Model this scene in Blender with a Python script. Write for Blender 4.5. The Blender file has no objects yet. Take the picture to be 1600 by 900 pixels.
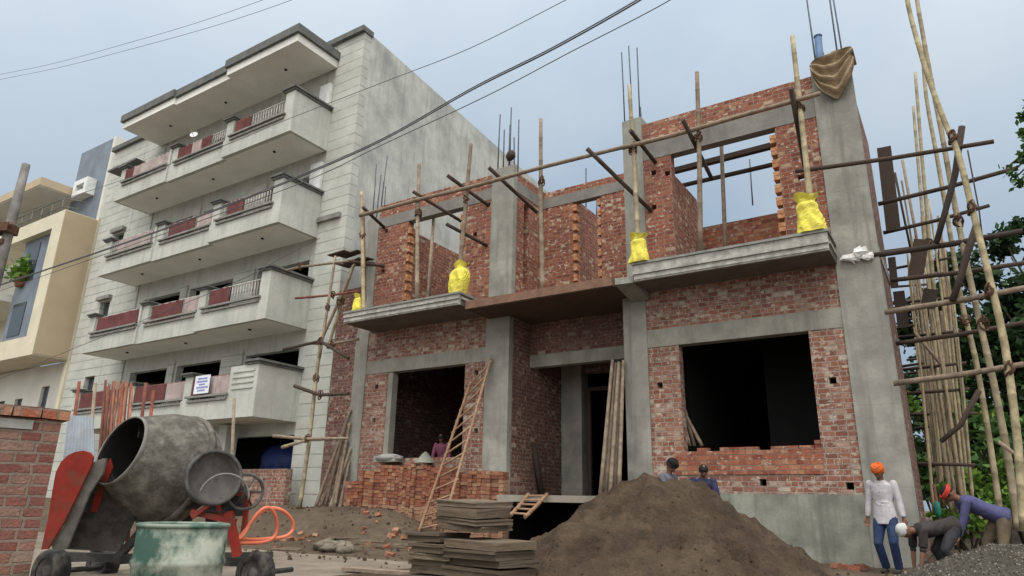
import bpy, bmesh, math, random
import numpy as np
from mathutils import Vector, Matrix, Quaternion
rnd = random.Random(7)
PI = math.pi
sc = bpy.context.scene
COL = sc.collection

# ------------------------------------------------------------------ camera
F = 1070.0
PITCH, YAW, ROLL = (math.radians(a) for a in (17.5, -33.1, 1.18))
CAM = Vector((0, 0, 0.95))
Wd = Vector((math.sin(YAW)*math.cos(PITCH), math.cos(YAW)*math.cos(PITCH), math.sin(PITCH)))
_r = Vector((math.cos(YAW), -math.sin(YAW), 0)); _u = _r.cross(Wd)
Rt = math.cos(ROLL)*_r + math.sin(ROLL)*_u
Up = -math.sin(ROLL)*_r + math.cos(ROLL)*_u

def ray(x, y): return Rt*((x-800)/F) - Up*((y-450)/F) + Wd
def atY(x, y, Y): d = ray(x, y); return CAM + d*(Y/d.y)
def atX(x, y, X): d = ray(x, y); return CAM + d*(X/d.x)
def atZ(x, y, Z): d = ray(x, y); return CAM + d*((Z-CAM.z)/d.z)
def atW(x, y, w): return CAM + ray(x, y)*w

cd = bpy.data.cameras.new("camera"); cam = bpy.data.objects.new("camera", cd); COL.objects.link(cam)
cam.matrix_world = Matrix(((Rt.x, Up.x, -Wd.x, CAM.x), (Rt.y, Up.y, -Wd.y, CAM.y), (Rt.z, Up.z, -Wd.z, CAM.z), (0, 0, 0, 1)))
cd.sensor_width = 36; cd.lens = 36*F/1600; cd.clip_start = 0.05; cd.clip_end = 3000
sc.camera = cam

# ------------------------------------------------------------------ node helpers
class NT:
    def __init__(s, tree): s.t = tree; s.n = tree.nodes; s.l = tree.links
    def new(s, typ, **kw):
        n = s.n.new(typ)
        for k, v in kw.items():
            if k == 'ins':
                for a, b in v.items(): s.put(n.inputs[a], b)
            else: setattr(n, k, v)
        return n
    def put(s, sock, v):
        if hasattr(v, 'is_output'): s.l.new(v, sock)
        elif isinstance(v, (tuple, list)) and len(v) == 3 and sock.type == 'RGBA': sock.default_value = (*v, 1)
        else: sock.default_value = v
    def math(s, op, a, b=0.0, c=0.0, clamp=False):
        n = s.new('ShaderNodeMath', operation=op, use_clamp=clamp)
        s.put(n.inputs[0], a); s.put(n.inputs[1], b); s.put(n.inputs[2], c); return n.outputs[0]
    def vmath(s, op, a, b=(0, 0, 0)):
        n = s.new('ShaderNodeVectorMath', operation=op)
        s.put(n.inputs[0], a); s.put(n.inputs[1], b); return n.outputs[0] if op not in ('DOT_PRODUCT', 'LENGTH') else n.outputs['Value']
    def mix(s, f, a, b, blend='MIX'):
        n = s.new('ShaderNodeMix', data_type='RGBA', blend_type=blend)
        s.put(n.inputs[0], f); s.put(n.inputs[6], a); s.put(n.inputs[7], b); return n.outputs[2]
    def noise(s, vec, scale, detail=4, rough=0.55, dist=0.0):
        n = s.new('ShaderNodeTexNoise'); s.put(n.inputs['Vector'], vec)
        n.inputs['Scale'].default_value = scale; n.inputs['Detail'].default_value = detail
        n.inputs['Roughness'].default_value = rough; n.inputs['Distortion'].default_value = dist
        return n.outputs[0]
    def ramp(s, f, stops, interp='LINEAR'):
        n = s.new('ShaderNodeValToRGB'); n.color_ramp.interpolation = interp
        e = n.color_ramp.elements
        while len(e) < len(stops): e.new(0.5)
        for el, (p, c) in zip(e, stops):
            el.position = p; el.color = (*c, 1) if not isinstance(c, (int, float)) else (c, c, c, 1)
        s.put(n.inputs[0], f); return n.outputs[0]
    def sep(s, v):
        n = s.new('ShaderNodeSeparateXYZ'); s.put(n.inputs[0], v); return n.outputs
    def comb(s, x, y, z):
        n = s.new('ShaderNodeCombineXYZ'); s.put(n.inputs[0], x); s.put(n.inputs[1], y); s.put(n.inputs[2], z); return n.outputs[0]

def new_mat(name, rough=0.85):
    m = bpy.data.materials.new(name); m.use_nodes = True
    t = NT(m.node_tree); b = m.node_tree.nodes['Principled BSDF']
    b.inputs['Roughness'].default_value = rough
    b.inputs['Specular IOR Level'].default_value = 0.25
    return m, t, b

def bump(t, b, h, strength=0.5, dist=0.02):
    n = t.new('ShaderNodeBump'); n.inputs['Strength'].default_value = strength; n.inputs['Distance'].default_value = dist
    t.put(n.inputs['Height'], h); t.l.new(n.outputs[0], b.inputs['Normal'])

def pos(t): return t.new('ShaderNodeNewGeometry').outputs['Position']
def objc(t): return t.new('ShaderNodeTexCoord').outputs['Object']
def wall_uv(t):
    g = t.new('ShaderNodeNewGeometry'); p = t.sep(g.outputs['Position']); n = t.sep(g.outputs['True Normal'])
    fx = t.math('GREATER_THAN', t.math('ABSOLUTE', n[0]), 0.6)
    fz = t.math('GREATER_THAN', t.math('ABSOLUTE', n[2]), 0.6)
    u = t.math('ADD', t.math('MULTIPLY', p[0], t.math('SUBTRACT', 1.0, fx)), t.math('MULTIPLY', p[1], fx))
    v = t.math('ADD', t.math('MULTIPLY', p[2], t.math('SUBTRACT', 1.0, fz)), t.math('MULTIPLY', p[1], fz))
    return u, v, g.outputs['Position']

def mat_brick(name, stops, mortar, bw=0.21, rh=0.096, ms=0.0085, smear=0.35, smear_col=(0.36, 0.3, 0.24), stain=0.5, thr=0.57, spot=0.0, low=None):
    m, t, b = new_mat(name, 0.92)
    u, v, P = wall_uv(t)
    wob = t.noise(P, 3.0, 2)
    v2 = t.math('ADD', v, t.math('MULTIPLY', t.math('SUBTRACT', wob, 0.5), 0.03))
    u2 = t.math('ADD', u, t.math('MULTIPLY', t.math('SUBTRACT', t.noise(P, 9.0, 2), 0.5), 0.03))
    bt = t.new('ShaderNodeTexBrick'); t.put(bt.inputs['Vector'], t.comb(u2, v2, 0.0))
    bt.offset = 0.5; bt.squash = 0.6; bt.squash_frequency = 2
    bt.inputs['Scale'].default_value = 1.0; bt.inputs['Mortar Size'].default_value = ms
    bt.inputs['Mortar Smooth'].default_value = 0.25; bt.inputs['Bias'].default_value = 0.0
    bt.inputs['Brick Width'].default_value = bw; bt.inputs['Row Height'].default_value = rh
    t.put(bt.inputs['Color1'], (0, 0, 0)); t.put(bt.inputs['Color2'], (1, 1, 1)); t.put(bt.inputs['Mortar'], (0.5, 0.5, 0.5))
    c = t.ramp(bt.outputs['Color'], stops)
    c = t.mix(t.math('MULTIPLY', t.ramp(t.noise(P, 17.0, 6, 0.75), [(0.35, 0.0), (0.7, 1.0)]), 0.6), c, (0.075, 0.042, 0.035))
    mort = t.mix(t.noise(P, 5.0, 3), mortar, tuple(x*0.55 for x in mortar))
    c = t.mix(bt.outputs['Fac'], c, mort)
    sm = t.ramp(t.noise(t.vmath('MULTIPLY', P, (5.5, 5.5, 12.0)), 1.0, 5, 0.72), [(thr, 0.0), (thr+0.1, 1.0)])
    sm = t.math('MULTIPLY', sm, t.ramp(t.noise(P, 1.1, 3, 0.6), [(0.35, 0.35), (0.62, 1.0)]))
    c = t.mix(t.math('MULTIPLY', sm, smear), c, smear_col)
    if spot:
        sp_ = t.ramp(t.noise(t.vmath('MULTIPLY', P, (10.5, 10.5, 15.0)), 1.0, 1, 0.4), [(0.66, 0.0), (0.69, 1.0)])
        c = t.mix(t.math('MULTIPLY', sp_, spot), c, (0.52, 0.43, 0.33))
    if low:
        lo_ = t.ramp(t.math('ADD', t.sep(P)[2], t.math('MULTIPLY', t.noise(P, 3.0, 4), 0.5)), [(low*.9, 1.0), (low*1.35, 0.0)])
        c = t.mix(t.math('MULTIPLY', lo_, .8), c, (0.085, 0.068, 0.05))
    st = t.ramp(t.noise(P, 0.9, 5, 0.6, 0.4), [(0.42, 0.0), (0.7, 1.0)])
    c = t.mix(t.math('MULTIPLY', st, stain), c, (0.075, 0.055, 0.05))
    t.l.new(c, b.inputs['Base Color'])
    h = t.math('ADD', t.math('MULTIPLY', bt.outputs['Fac'], -1.0), t.math('MULTIPLY', t.noise(P, 40.0, 3), 0.6))
    h = t.math('ADD', h, t.math('MULTIPLY', bt.outputs['Color'], 0.5))
    bump(t, b, h, 1.0, 0.02)
    return m

def mat_concrete(name, base, dark, streak=0.4, seams=0.0, rough=0.9, blotch=2.2, stain_col=None):
    m, t, b = new_mat(name, rough)
    P = pos(t); p = t.sep(P)
    n1 = t.noise(P, blotch, 6, 0.62); n2 = t.noise(P, 18.0, 4, 0.7)
    c = t.mix(t.ramp(n1, [(0.35, 0.0), (0.68, 1.0)]), base, dark)
    c = t.mix(t.math('MULTIPLY', t.ramp(n2, [(0.45, 0.0), (0.7, 1.0)]), 0.35), c, tuple(x*0.62 for x in base))
    sv = t.comb(t.math('MULTIPLY', p[0], 5.0), t.math('MULTIPLY', p[1], 5.0), t.math('MULTIPLY', p[2], 0.35))
    s = t.ramp(t.noise(sv, 1.0, 5, 0.65), [(0.5, 0.0), (0.72, 1.0)])
    c = t.mix(t.math('MULTIPLY', s, streak), c, stain_col or tuple(x*0.42 for x in base))
    h = t.math('ADD', n2, t.math('MULTIPLY', n1, 0.5))
    if seams:
        f = t.math('FRACT', t.math('DIVIDE', t.math('ADD', p[2], t.math('MULTIPLY', t.noise(P, 1.5, 1), 0.05)), seams))
        k = t.math('LESS_THAN', f, 0.01)
        c = t.mix(t.math('MULTIPLY', k, 0.35), c, tuple(x*0.4 for x in base))
        lift = t.new('ShaderNodeTexWhiteNoise', noise_dimensions='1D'); t.put(lift.inputs['W'], t.math('FLOOR', t.math('DIVIDE', p[2], seams)))
        c = t.mix(t.math('MULTIPLY', lift.outputs[0], 0.35), c, tuple(x*0.7 for x in base))
    t.l.new(c, b.inputs['Base Color']); bump(t, b, h, 0.45, 0.015)
    return m

def mat_plain(name, col, rough=0.7, var=0.25, scale=6.0, metal=0.0, dirt=None, dirt_amt=0.5, bmp=0.15, coords='obj', dirt_scale=4.0, dirt_lo=.45):
    m, t, b = new_mat(name, rough)
    P = objc(t) if coords == 'obj' else pos(t)
    n = t.noise(P, scale, 5, 0.6)
    c = t.mix(t.ramp(n, [(0.3, 0.0), (0.75, 1.0)]), col, tuple(x*(1-var*1.6) if var < .6 else x*0.1 for x in col))
    if dirt:
        c = t.mix(t.math('MULTIPLY', t.ramp(t.noise(P, dirt_scale, 6, 0.65), [(dirt_lo, 0.0), (dirt_lo+.15, 1.0)]), dirt_amt), c, dirt)
    t.l.new(c, b.inputs['Base Color']); b.inputs['Metallic'].default_value = metal
    if bmp: bump(t, b, t.noise(P, scale*5, 4, 0.65), bmp, 0.01)
    return m

def mat_random(name, cols, rough=0.8, nscale=14.0, namt=0.5, bmp=0.3, stretch=None):
    """colour picked per object, with grain"""
    m, t, b = new_mat(name, rough)
    oi = t.new('ShaderNodeObjectInfo')
    c = t.ramp(oi.outputs['Random'], [(i/max(1, len(cols)-1), cc) for i, cc in enumerate(cols)])
    P = objc(t)
    if stretch: P = t.vmath('MULTIPLY', P, stretch)
    P = t.vmath('ADD', P, t.comb(t.math('MULTIPLY', oi.outputs['Random'], 31.0), 0.0, 0.0))
    n = t.noise(P, nscale, 5, 0.65)
    c = t.mix(t.math('MULTIPLY', t.ramp(n, [(0.35, 0.0), (0.7, 1.0)]), namt), c, (0.03, 0.022, 0.016))
    t.l.new(c, b.inputs['Base Color'])
    bump(t, b, n, bmp, 0.01)
    return m

def mat_leaf(name, c0, c1, c2):
    m, t, b = new_mat(name, 0.6)
    g = t.new('ShaderNodeNewGeometry')
    c = t.ramp(g.outputs['Random Per Island'], [(0.0, c0), (0.55, c1), (1.0, c2)])
    t.l.new(c, b.inputs['Base Color'])
    tr = t.new('ShaderNodeBsdfTranslucent'); t.l.new(c, tr.inputs[0])
    mx = t.new('ShaderNodeMixShader'); mx.inputs[0].default_value = 0.25
    out = t.n['Material Output']; t.l.new(b.outputs[0], mx.inputs[1]); t.l.new(tr.outputs[0], mx.inputs[2]); t.l.new(mx.outputs[0], out.inputs[0])
    return m

# ------------------------------------------------------------------ materials
M = {}
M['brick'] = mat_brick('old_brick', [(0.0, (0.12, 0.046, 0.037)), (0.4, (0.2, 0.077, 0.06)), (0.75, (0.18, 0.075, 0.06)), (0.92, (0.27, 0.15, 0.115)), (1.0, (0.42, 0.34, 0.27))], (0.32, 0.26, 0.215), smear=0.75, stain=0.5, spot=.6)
M['brick_up'] = mat_brick('upper_brick', [(0.0, (0.19, 0.052, 0.031)), (0.4, (0.3, 0.085, 0.048)), (0.85, (0.36, 0.12, 0.064)), (0.94, (0.45, 0.24, 0.135)), (1.0, (0.55, 0.42, 0.3))], (0.34, 0.245, 0.19), smear=0.4, smear_col=(0.48, 0.37, 0.28), stain=0.28, thr=.58, spot=.75, ms=.0105)
M['brick_pale'] = mat_brick('mortar_smeared_brick', [(0.0, (0.2, 0.072, 0.048)), (0.4, (0.31, 0.115, 0.075)), (0.8, (0.34, 0.155, 0.105)), (0.92, (0.43, 0.31, 0.23)), (1.0, (0.52, 0.44, 0.35))], (0.38, 0.315, 0.255), smear=0.75, smear_col=(0.48, 0.41, 0.35), stain=0.36, thr=.53, spot=.75, ms=.0115)
M['brick_new'] = mat_brick('fresh_brick', [(0.0, (0.22, 0.055, 0.032)), (0.4, (0.38, 0.11, 0.058)), (0.7, (0.43, 0.16, 0.08)), (0.9, (0.46, 0.25, 0.15)), (1.0, (0.3, 0.09, 0.06))], (0.26, 0.18, 0.14), smear=0.5, smear_col=(0.42, 0.31, 0.24), stain=0.3, ms=0.009, spot=.5)
M['brick_jamb'] = mat_plain('orange_brick_edge', (0.48, 0.19, 0.085), 0.9, 0.35, 14, coords='pos', dirt=(0.52, 0.36, 0.22), dirt_amt=0.6, bmp=0.5, dirt_scale=9)
M['brick_wall'] = mat_brick('boundary_brick', [(0.0, (0.2, 0.055, 0.042)), (0.5, (0.29, 0.095, 0.07)), (0.8, (0.31, 0.15, 0.11)), (1.0, (0.34, 0.24, 0.18))], (0.29, 0.22, 0.17), bw=0.25, rh=0.085, ms=0.013, smear=0.85, smear_col=(0.29, 0.22, 0.165), stain=0.5, low=.62)
M['column'] = mat_concrete('column_concrete', (0.33, 0.325, 0.285), (0.175, 0.17, 0.15), 0.85, 1.37, blotch=1.9)
M['lintel'] = mat_concrete('lintel_concrete', (0.3, 0.285, 0.245), (0.2, 0.19, 0.165), 0.5)
M['beam'] = mat_concrete('raw_beam', (0.22, 0.21, 0.19), (0.15, 0.14, 0.13), 0.3)
M['slabcon'] = mat_concrete('canopy_concrete', (0.44, 0.43, 0.39), (0.2, 0.19, 0.17), 0.6, blotch=5)
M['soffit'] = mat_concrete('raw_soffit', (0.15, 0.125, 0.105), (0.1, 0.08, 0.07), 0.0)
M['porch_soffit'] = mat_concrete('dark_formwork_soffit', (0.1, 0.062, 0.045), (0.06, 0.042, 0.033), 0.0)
M['formwork'] = mat_concrete('stained_slab', (0.22, 0.125, 0.085), (0.13, 0.075, 0.055), 0.1, blotch=4)
M['plaster'] = mat_concrete('base_plaster', (0.28, 0.285, 0.24), (0.13, 0.132, 0.112), 0.85, blotch=1.9)
M['apt'] = mat_concrete('apartment_plaster', (0.5, 0.505, 0.46), (0.38, 0.385, 0.35), 0.42, blotch=1.2)
M['apt_soffit'] = mat_concrete('bounce_lit_soffit', (0.8, 0.79, 0.74), (0.68, 0.67, 0.62), 0.0, blotch=0.8)  # lightened above the wall plaster to paint in bounce light from below
M['apt_side'] = mat_concrete('weathered_side_plaster', (0.5, 0.505, 0.465), (0.29, 0.295, 0.27), 0.55, blotch=1.1)
M['trim'] = mat_plain('grey_trim', (0.145, 0.15, 0.14), 0.8, 0.3, 4, coords='pos')
M['trim_mid'] = mat_plain('mid_grey_trim', (0.26, 0.26, 0.24), 0.8, 0.3, 4, coords='pos')
M['white'] = mat_plain('white_paint', (0.74, 0.75, 0.73), 0.6, 0.12, 5, coords='pos', dirt=(0.4, 0.39, 0.36), dirt_amt=0.3)
M['dark'] = mat_plain('interior_shade_and_black', (0.009, 0.0085, 0.0085), 0.95, 0.2, 3, coords='pos')  # near-black paints in the shade of rooms; also plain black for small parts
M['floorc'] = mat_concrete('floor_concrete', (0.3, 0.27, 0.22), (0.2, 0.18, 0.15), 0.0)
M['redcloth'] = mat_plain('maroon_cloth', (0.15, 0.05, 0.047), 0.85, 0.3, 3, coords='pos')
M['pinkcloth'] = mat_plain('faded_pink_sheet', (0.42, 0.34, 0.32), 0.85, 0.3, 3, coords='pos')
M['iron'] = mat_plain('pale_painted_rail', (0.6, 0.57, 0.52), 0.6, 0.4, 8, coords='pos')
M['rust'] = mat_plain('rusty_rail', (0.2, 0.09, 0.07), 0.8, 0.3, 8, coords='pos')
M['rebar'] = mat_plain('steel_bar', (0.11, 0.12, 0.15), 0.6, 0.3, 9, metal=0.4)
M['cream'] = mat_plain('cream_paint', (0.62, 0.57, 0.43), 0.7, 0.12, 1.5, coords='pos')
M['tan'] = mat_plain('tan_paint', (0.46, 0.37, 0.25), 0.75, 0.1, 0.9, coords='pos')
M['slate'] = mat_plain('slate_cladding', (0.19, 0.22, 0.26), 0.55, 0.25, 1.2, coords='pos')
M['creamwhite'] = mat_plain('off_white_paint', (0.62, 0.6, 0.54), 0.7, 0.12, 1.0, coords='pos')
M['glass'] = mat_plain('dark_glass', (0.045, 0.055, 0.065), 0.12, 0.2, 1.0, coords='pos', bmp=0)
M['bamboo'] = mat_random('bamboo', [(0.33, 0.24, 0.14), (0.42, 0.33, 0.2), (0.28, 0.22, 0.15), (0.46, 0.37, 0.22)], 0.65, 9.0, 0.45)
M['bamboo_pale'] = mat_random('pale_bamboo', [(0.4, 0.335, 0.22), (0.34, 0.28, 0.18), (0.44, 0.37, 0.22)], 0.6, 6.0, 0.6)
M['polewood'] = mat_random('pole_wood', [(0.26, 0.19, 0.135), (0.34, 0.27, 0.2), (0.22, 0.165, 0.12)], 0.85, 9.0, 0.5)
M['darkpole'] = mat_random('dark_and_shaded_pole_wood', [(0.2, 0.15, 0.11), (0.27, 0.21, 0.155), (0.15, 0.11, 0.08)], 0.85, 9.0, 0.6)  # darker pole tone; on the entrance poles it paints in the overhang's shade
M['darkwood'] = mat_random('dark_wood', [(0.05, 0.036, 0.03), (0.075, 0.052, 0.04), (0.04, 0.03, 0.028)], 0.9, 9.0, 0.5)
M['rope'] = mat_plain('coir_rope', (0.13, 0.07, 0.045), 0.95, 0.4, 30)
M['orangewood'] = mat_random('orange_ladder_wood', [(0.3, 0.17, 0.1), (0.38, 0.24, 0.155)], 0.8, 8.0, 0.4)
M['redprop'] = mat_random('red_oxide_steel', [(0.25, 0.075, 0.045), (0.18, 0.075, 0.052), (0.36, 0.17, 0.11), (0.16, 0.055, 0.04), (0.34, 0.1, 0.06)], 0.8, 6.0, 0.75)
M['board'] = mat_random('shuttering_ply', [(0.11, 0.083, 0.058), (0.17, 0.13, 0.09), (0.08, 0.06, 0.043), (0.22, 0.175, 0.125)], 0.9, 7.0, 0.6)
M['loosebrick'] = mat_random('loose_brick', [(0.34, 0.12, 0.068), (0.24, 0.08, 0.052), (0.4, 0.18, 0.105), (0.19, 0.068, 0.046), (0.44, 0.26, 0.165), (0.3, 0.1, 0.058)], 0.95, 26.0, 0.6)
M['sack'] = mat_plain('yellow_sack', (0.76, 0.68, 0.09), 0.55, 0.2, 7, bmp=0.9, dirt=(0.6, 0.47, 0.1), dirt_amt=0.5)
M['jute'] = mat_plain('jute_sack', (0.33, 0.245, 0.155), 0.95, 0.25, 8, bmp=0.7)
M['blue'] = mat_plain('blue_pipe', (0.1, 0.17, 0.3), 0.5, 0.2, 5)
M['bluetarp'] = mat_plain('blue_tarpaulin', (0.02, 0.035, 0.16), 0.45, 0.4, 4, bmp=0.5)
M['hose'] = mat_plain('orange_hose', (0.72, 0.2, 0.11), 0.4, 0.12, 8)
M['red'] = mat_plain('red_machine_paint', (0.34, 0.04, 0.028), 0.5, 0.25, 5, dirt=(0.13, 0.07, 0.05), dirt_amt=0.6)
M['drum'] = mat_plain('cement_caked_steel', (0.19, 0.175, 0.15), 0.92, 0.45, 7, dirt=(0.06, 0.052, 0.043), dirt_amt=0.75, bmp=1.2, dirt_scale=5.5)
M['drum_in'] = mat_plain('drum_inside', (0.045, 0.043, 0.04), 0.9, 0.3, 5)
M['steel_dark'] = mat_plain('dark_grimy_steel', (0.055, 0.053, 0.05), 0.7, 0.4, 5, dirt=(0.16, 0.15, 0.135), dirt_amt=0.4)
M['tray'] = mat_plain('muddy_tray', (0.2, 0.17, 0.13), 0.85, 0.35, 6, dirt=(0.09, 0.085, 0.06), dirt_amt=0.7)
M['steel_mid'] = mat_plain('worn_steel', (0.12, 0.112, 0.1), 0.65, 0.35, 5, dirt=(0.05, 0.045, 0.04), dirt_amt=0.7)
M['steel_grey'] = mat_plain('grey_scuffed_steel', (0.22, 0.21, 0.195), 0.6, 0.35, 5, dirt=(0.1, 0.09, 0.08), dirt_amt=0.6)
M['rubber'] = mat_plain('tyre_rubber', (0.025, 0.025, 0.025), 0.85, 0.3, 6, dirt=(0.2, 0.18, 0.15), dirt_amt=0.3)
M['green'] = mat_plain('chipped_green_paint', (0.03, 0.075, 0.055), 0.6, 0.25, 5, dirt=(0.33, 0.34, 0.28), dirt_amt=0.97, bmp=0.4, dirt_scale=2.0, dirt_lo=.42)
M['greenrim'] = mat_plain('green_rim_paint', (0.04, 0.11, 0.082), 0.5, 0.25, 9, dirt=(0.28, 0.29, 0.25), dirt_amt=0.6)
M['zinc'] = mat_plain('galvanised_sheet', (0.36, 0.4, 0.45), 0.5, 0.25, 3, dirt=(0.25, 0.24, 0.24), dirt_amt=0.5)
M['cloth_scrap'] = mat_plain('dusty_sacking', (0.2, 0.17, 0.13), 0.95, 0.3, 8, bmp=0.6)
M['cable'] = mat_plain('cable_sheath', (0.1, 0.102, 0.11), 0.6, 0.2, 3)
M['paper'] = mat_plain('banner_sheet', (0.68, 0.7, 0.78), 0.7, 0.05, 3)
M['ink'] = mat_plain('banner_ink', (0.16, 0.19, 0.42), 0.7, 0.1, 3)
M['lime'] = mat_concrete('cement_bag_paper', (0.3, 0.295, 0.275), (0.22, 0.215, 0.2), 0.0)
M['skin'] = mat_plain('skin', (0.17, 0.085, 0.055), 0.6, 0.1, 6, bmp=0)
M['eye'] = mat_plain('eye', (0.02, 0.015, 0.012), 0.3, 0, 6, bmp=0)
M['hair'] = mat_plain('black_hair', (0.012, 0.011, 0.011), 0.8, 0.2, 30, bmp=0.5)
def cloth(n, c): M[n] = mat_plain(n, c, 0.88, 0.3, 9, bmp=0.6, dirt=tuple(x*.6+.03 for x in c), dirt_amt=.6)
cloth('white_shirt', (0.52, 0.49, 0.51)); cloth('blue_jeans', (0.022, 0.042, 0.11)); cloth('orange_turban', (0.72, 0.13, 0.02))
cloth('black_shirt', (0.03, 0.026, 0.024)); cloth('white_cap', (0.62, 0.62, 0.62)); cloth('purple_shirt', (0.085, 0.085, 0.2))
cloth('khaki', (0.16, 0.12, 0.075)); cloth('red_cloth', (0.55, 0.05, 0.03)); cloth('navy_shirt', (0.025, 0.028, 0.08)); cloth('grey_shirt', (0.13, 0.13, 0.16))
cloth('maroon_dress', (0.2, 0.055, 0.1)); cloth('teal_cloth', (0.02, 0.2, 0.16)); cloth('dark_trouser', (0.03, 0.03, 0.035)); cloth('shoe', (0.04, 0.035, 0.03))
M['leaf_dark'] = mat_leaf('dark_leaves', (0.01, 0.024, 0.009), (0.02, 0.047, 0.015), (0.045, 0.085, 0.027))
M['leaf_mid'] = mat_leaf('mid_leaves', (0.025, 0.06, 0.015), (0.05, 0.11, 0.025), (0.1, 0.19, 0.045))
M['leaf_bright'] = mat_leaf('bright_leaves', (0.05, 0.11, 0.015), (0.1, 0.19, 0.03), (0.2, 0.32, 0.05))
M['bark'] = mat_plain('bark', (0.09, 0.07, 0.05), 0.95, 0.4, 12, bmp=0.7)
M['pot'] = mat_plain('clay_pot', (0.3, 0.11, 0.06), 0.8, 0.2, 6)

def mat_rusticated():
    m, t, b = new_mat('rusticated_plaster', 0.9)
    u, v, P = wall_uv(t)
    f = t.math('FRACT', t.math('DIVIDE', v, 0.36)); k = t.math('MULTIPLY', t.math('LESS_THAN', f, 0.07), t.ramp(t.noise(P, 2.6, 4, 0.7), [(0.36, 0.15), (0.56, 1.0)]))
    n1 = t.noise(P, 1.4, 5, 0.6)
    c = t.mix(t.ramp(n1, [(0.35, 0.0), (0.7, 1.0)]), (0.48, 0.485, 0.44), (0.36, 0.365, 0.33))
    c = t.mix(t.math('MULTIPLY', k, 0.75), c, (0.2, 0.2, 0.185))
    t.l.new(c, b.inputs['Base Color'])
    bump(t, b, t.math('MULTIPLY', k, -1.0), 1.0, 0.03)
    return m
M['rustic'] = mat_rusticated()

def mat_ground():
    m, t, b = new_mat('packed_dirt', 0.97)
    P = pos(t)
    n1 = t.noise(P, 0.55, 6, 0.62); n2 = t.noise(P, 5.0, 6, 0.7); n3 = t.noise(P, 38.0, 4, 0.7)
    c = t.mix(t.ramp(n1, [(0.35, 0.0), (0.65, 1.0)]), (0.085, 0.061, 0.041), (0.14, 0.106, 0.074))
    c = t.mix(t.ramp(n2, [(0.4, 0.0), (0.7, 1.0)]), c, (0.07, 0.05, 0.035))
    c = t.mix(t.math('MULTIPLY', t.ramp(n3, [(0.62, 0.0), (0.68, 1.0)]), 0.6), c, (0.27, 0.2, 0.155))
    t.l.new(c, b.inputs['Base Color']); bump(t, b, t.math('ADD', n2, t.math('MULTIPLY', n3, 0.5)), 1.0, 0.05)
    return m
M['ground'] = mat_ground()
def mat_road():
    m, t, b = new_mat('dusty_concrete_road', 0.93)
    P = pos(t)
    n1 = t.noise(P, 0.9, 6, 0.65); n2 = t.noise(P, 9.0, 5, 0.7)
    c = t.mix(t.ramp(n1, [(0.38, 0.0), (0.66, 1.0)]), (0.23, 0.2, 0.16), (0.125, 0.1, 0.075))
    c = t.mix(t.math('MULTIPLY', t.ramp(n2, [(0.45, 0.0), (0.7, 1.0)]), 0.5), c, (0.12, 0.1, 0.08))
    t.l.new(c, b.inputs['Base Color']); bump(t, b, n2, 0.5, 0.02)
    return m
M['road'] = mat_road()
def mat_sand(name, c0, c1, c2, sc1=2.2):
    m, t, b = new_mat(name, 0.98)
    P = pos(t)
    n1 = t.noise(P, sc1, 6, 0.65); n2 = t.noise(P, 26.0, 5, 0.75)
    c = t.mix(t.ramp(n1, [(0.38, 0.0), (0.64, 1.0)]), c0, c1)
    c = t.mix(t.math('MULTIPLY', t.ramp(n2, [(0.5, 0.0), (0.66, 1.0)]), 0.55), c, c2)
    t.l.new(c, b.inputs['Base Color']); bump(t, b, t.math('ADD', t.math('ADD', n2, n1), t.math('MULTIPLY', t.noise(P, 8.0, 4, 0.7), 1.2)), 1.0, 0.06)
    return m
M['sand'] = mat_sand('damp_sand', (0.115, 0.08, 0.051), (0.058, 0.04, 0.026), (0.036, 0.025, 0.017))
M['gravel'] = mat_sand('grey_gravel', (0.12, 0.105, 0.085), (0.075, 0.066, 0.054), (0.045, 0.04, 0.034), 5)
M['stone'] = mat_leaf('gravel_stones', (0.05, 0.044, 0.036), (0.13, 0.115, 0.093), (0.32, 0.29, 0.24))

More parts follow.
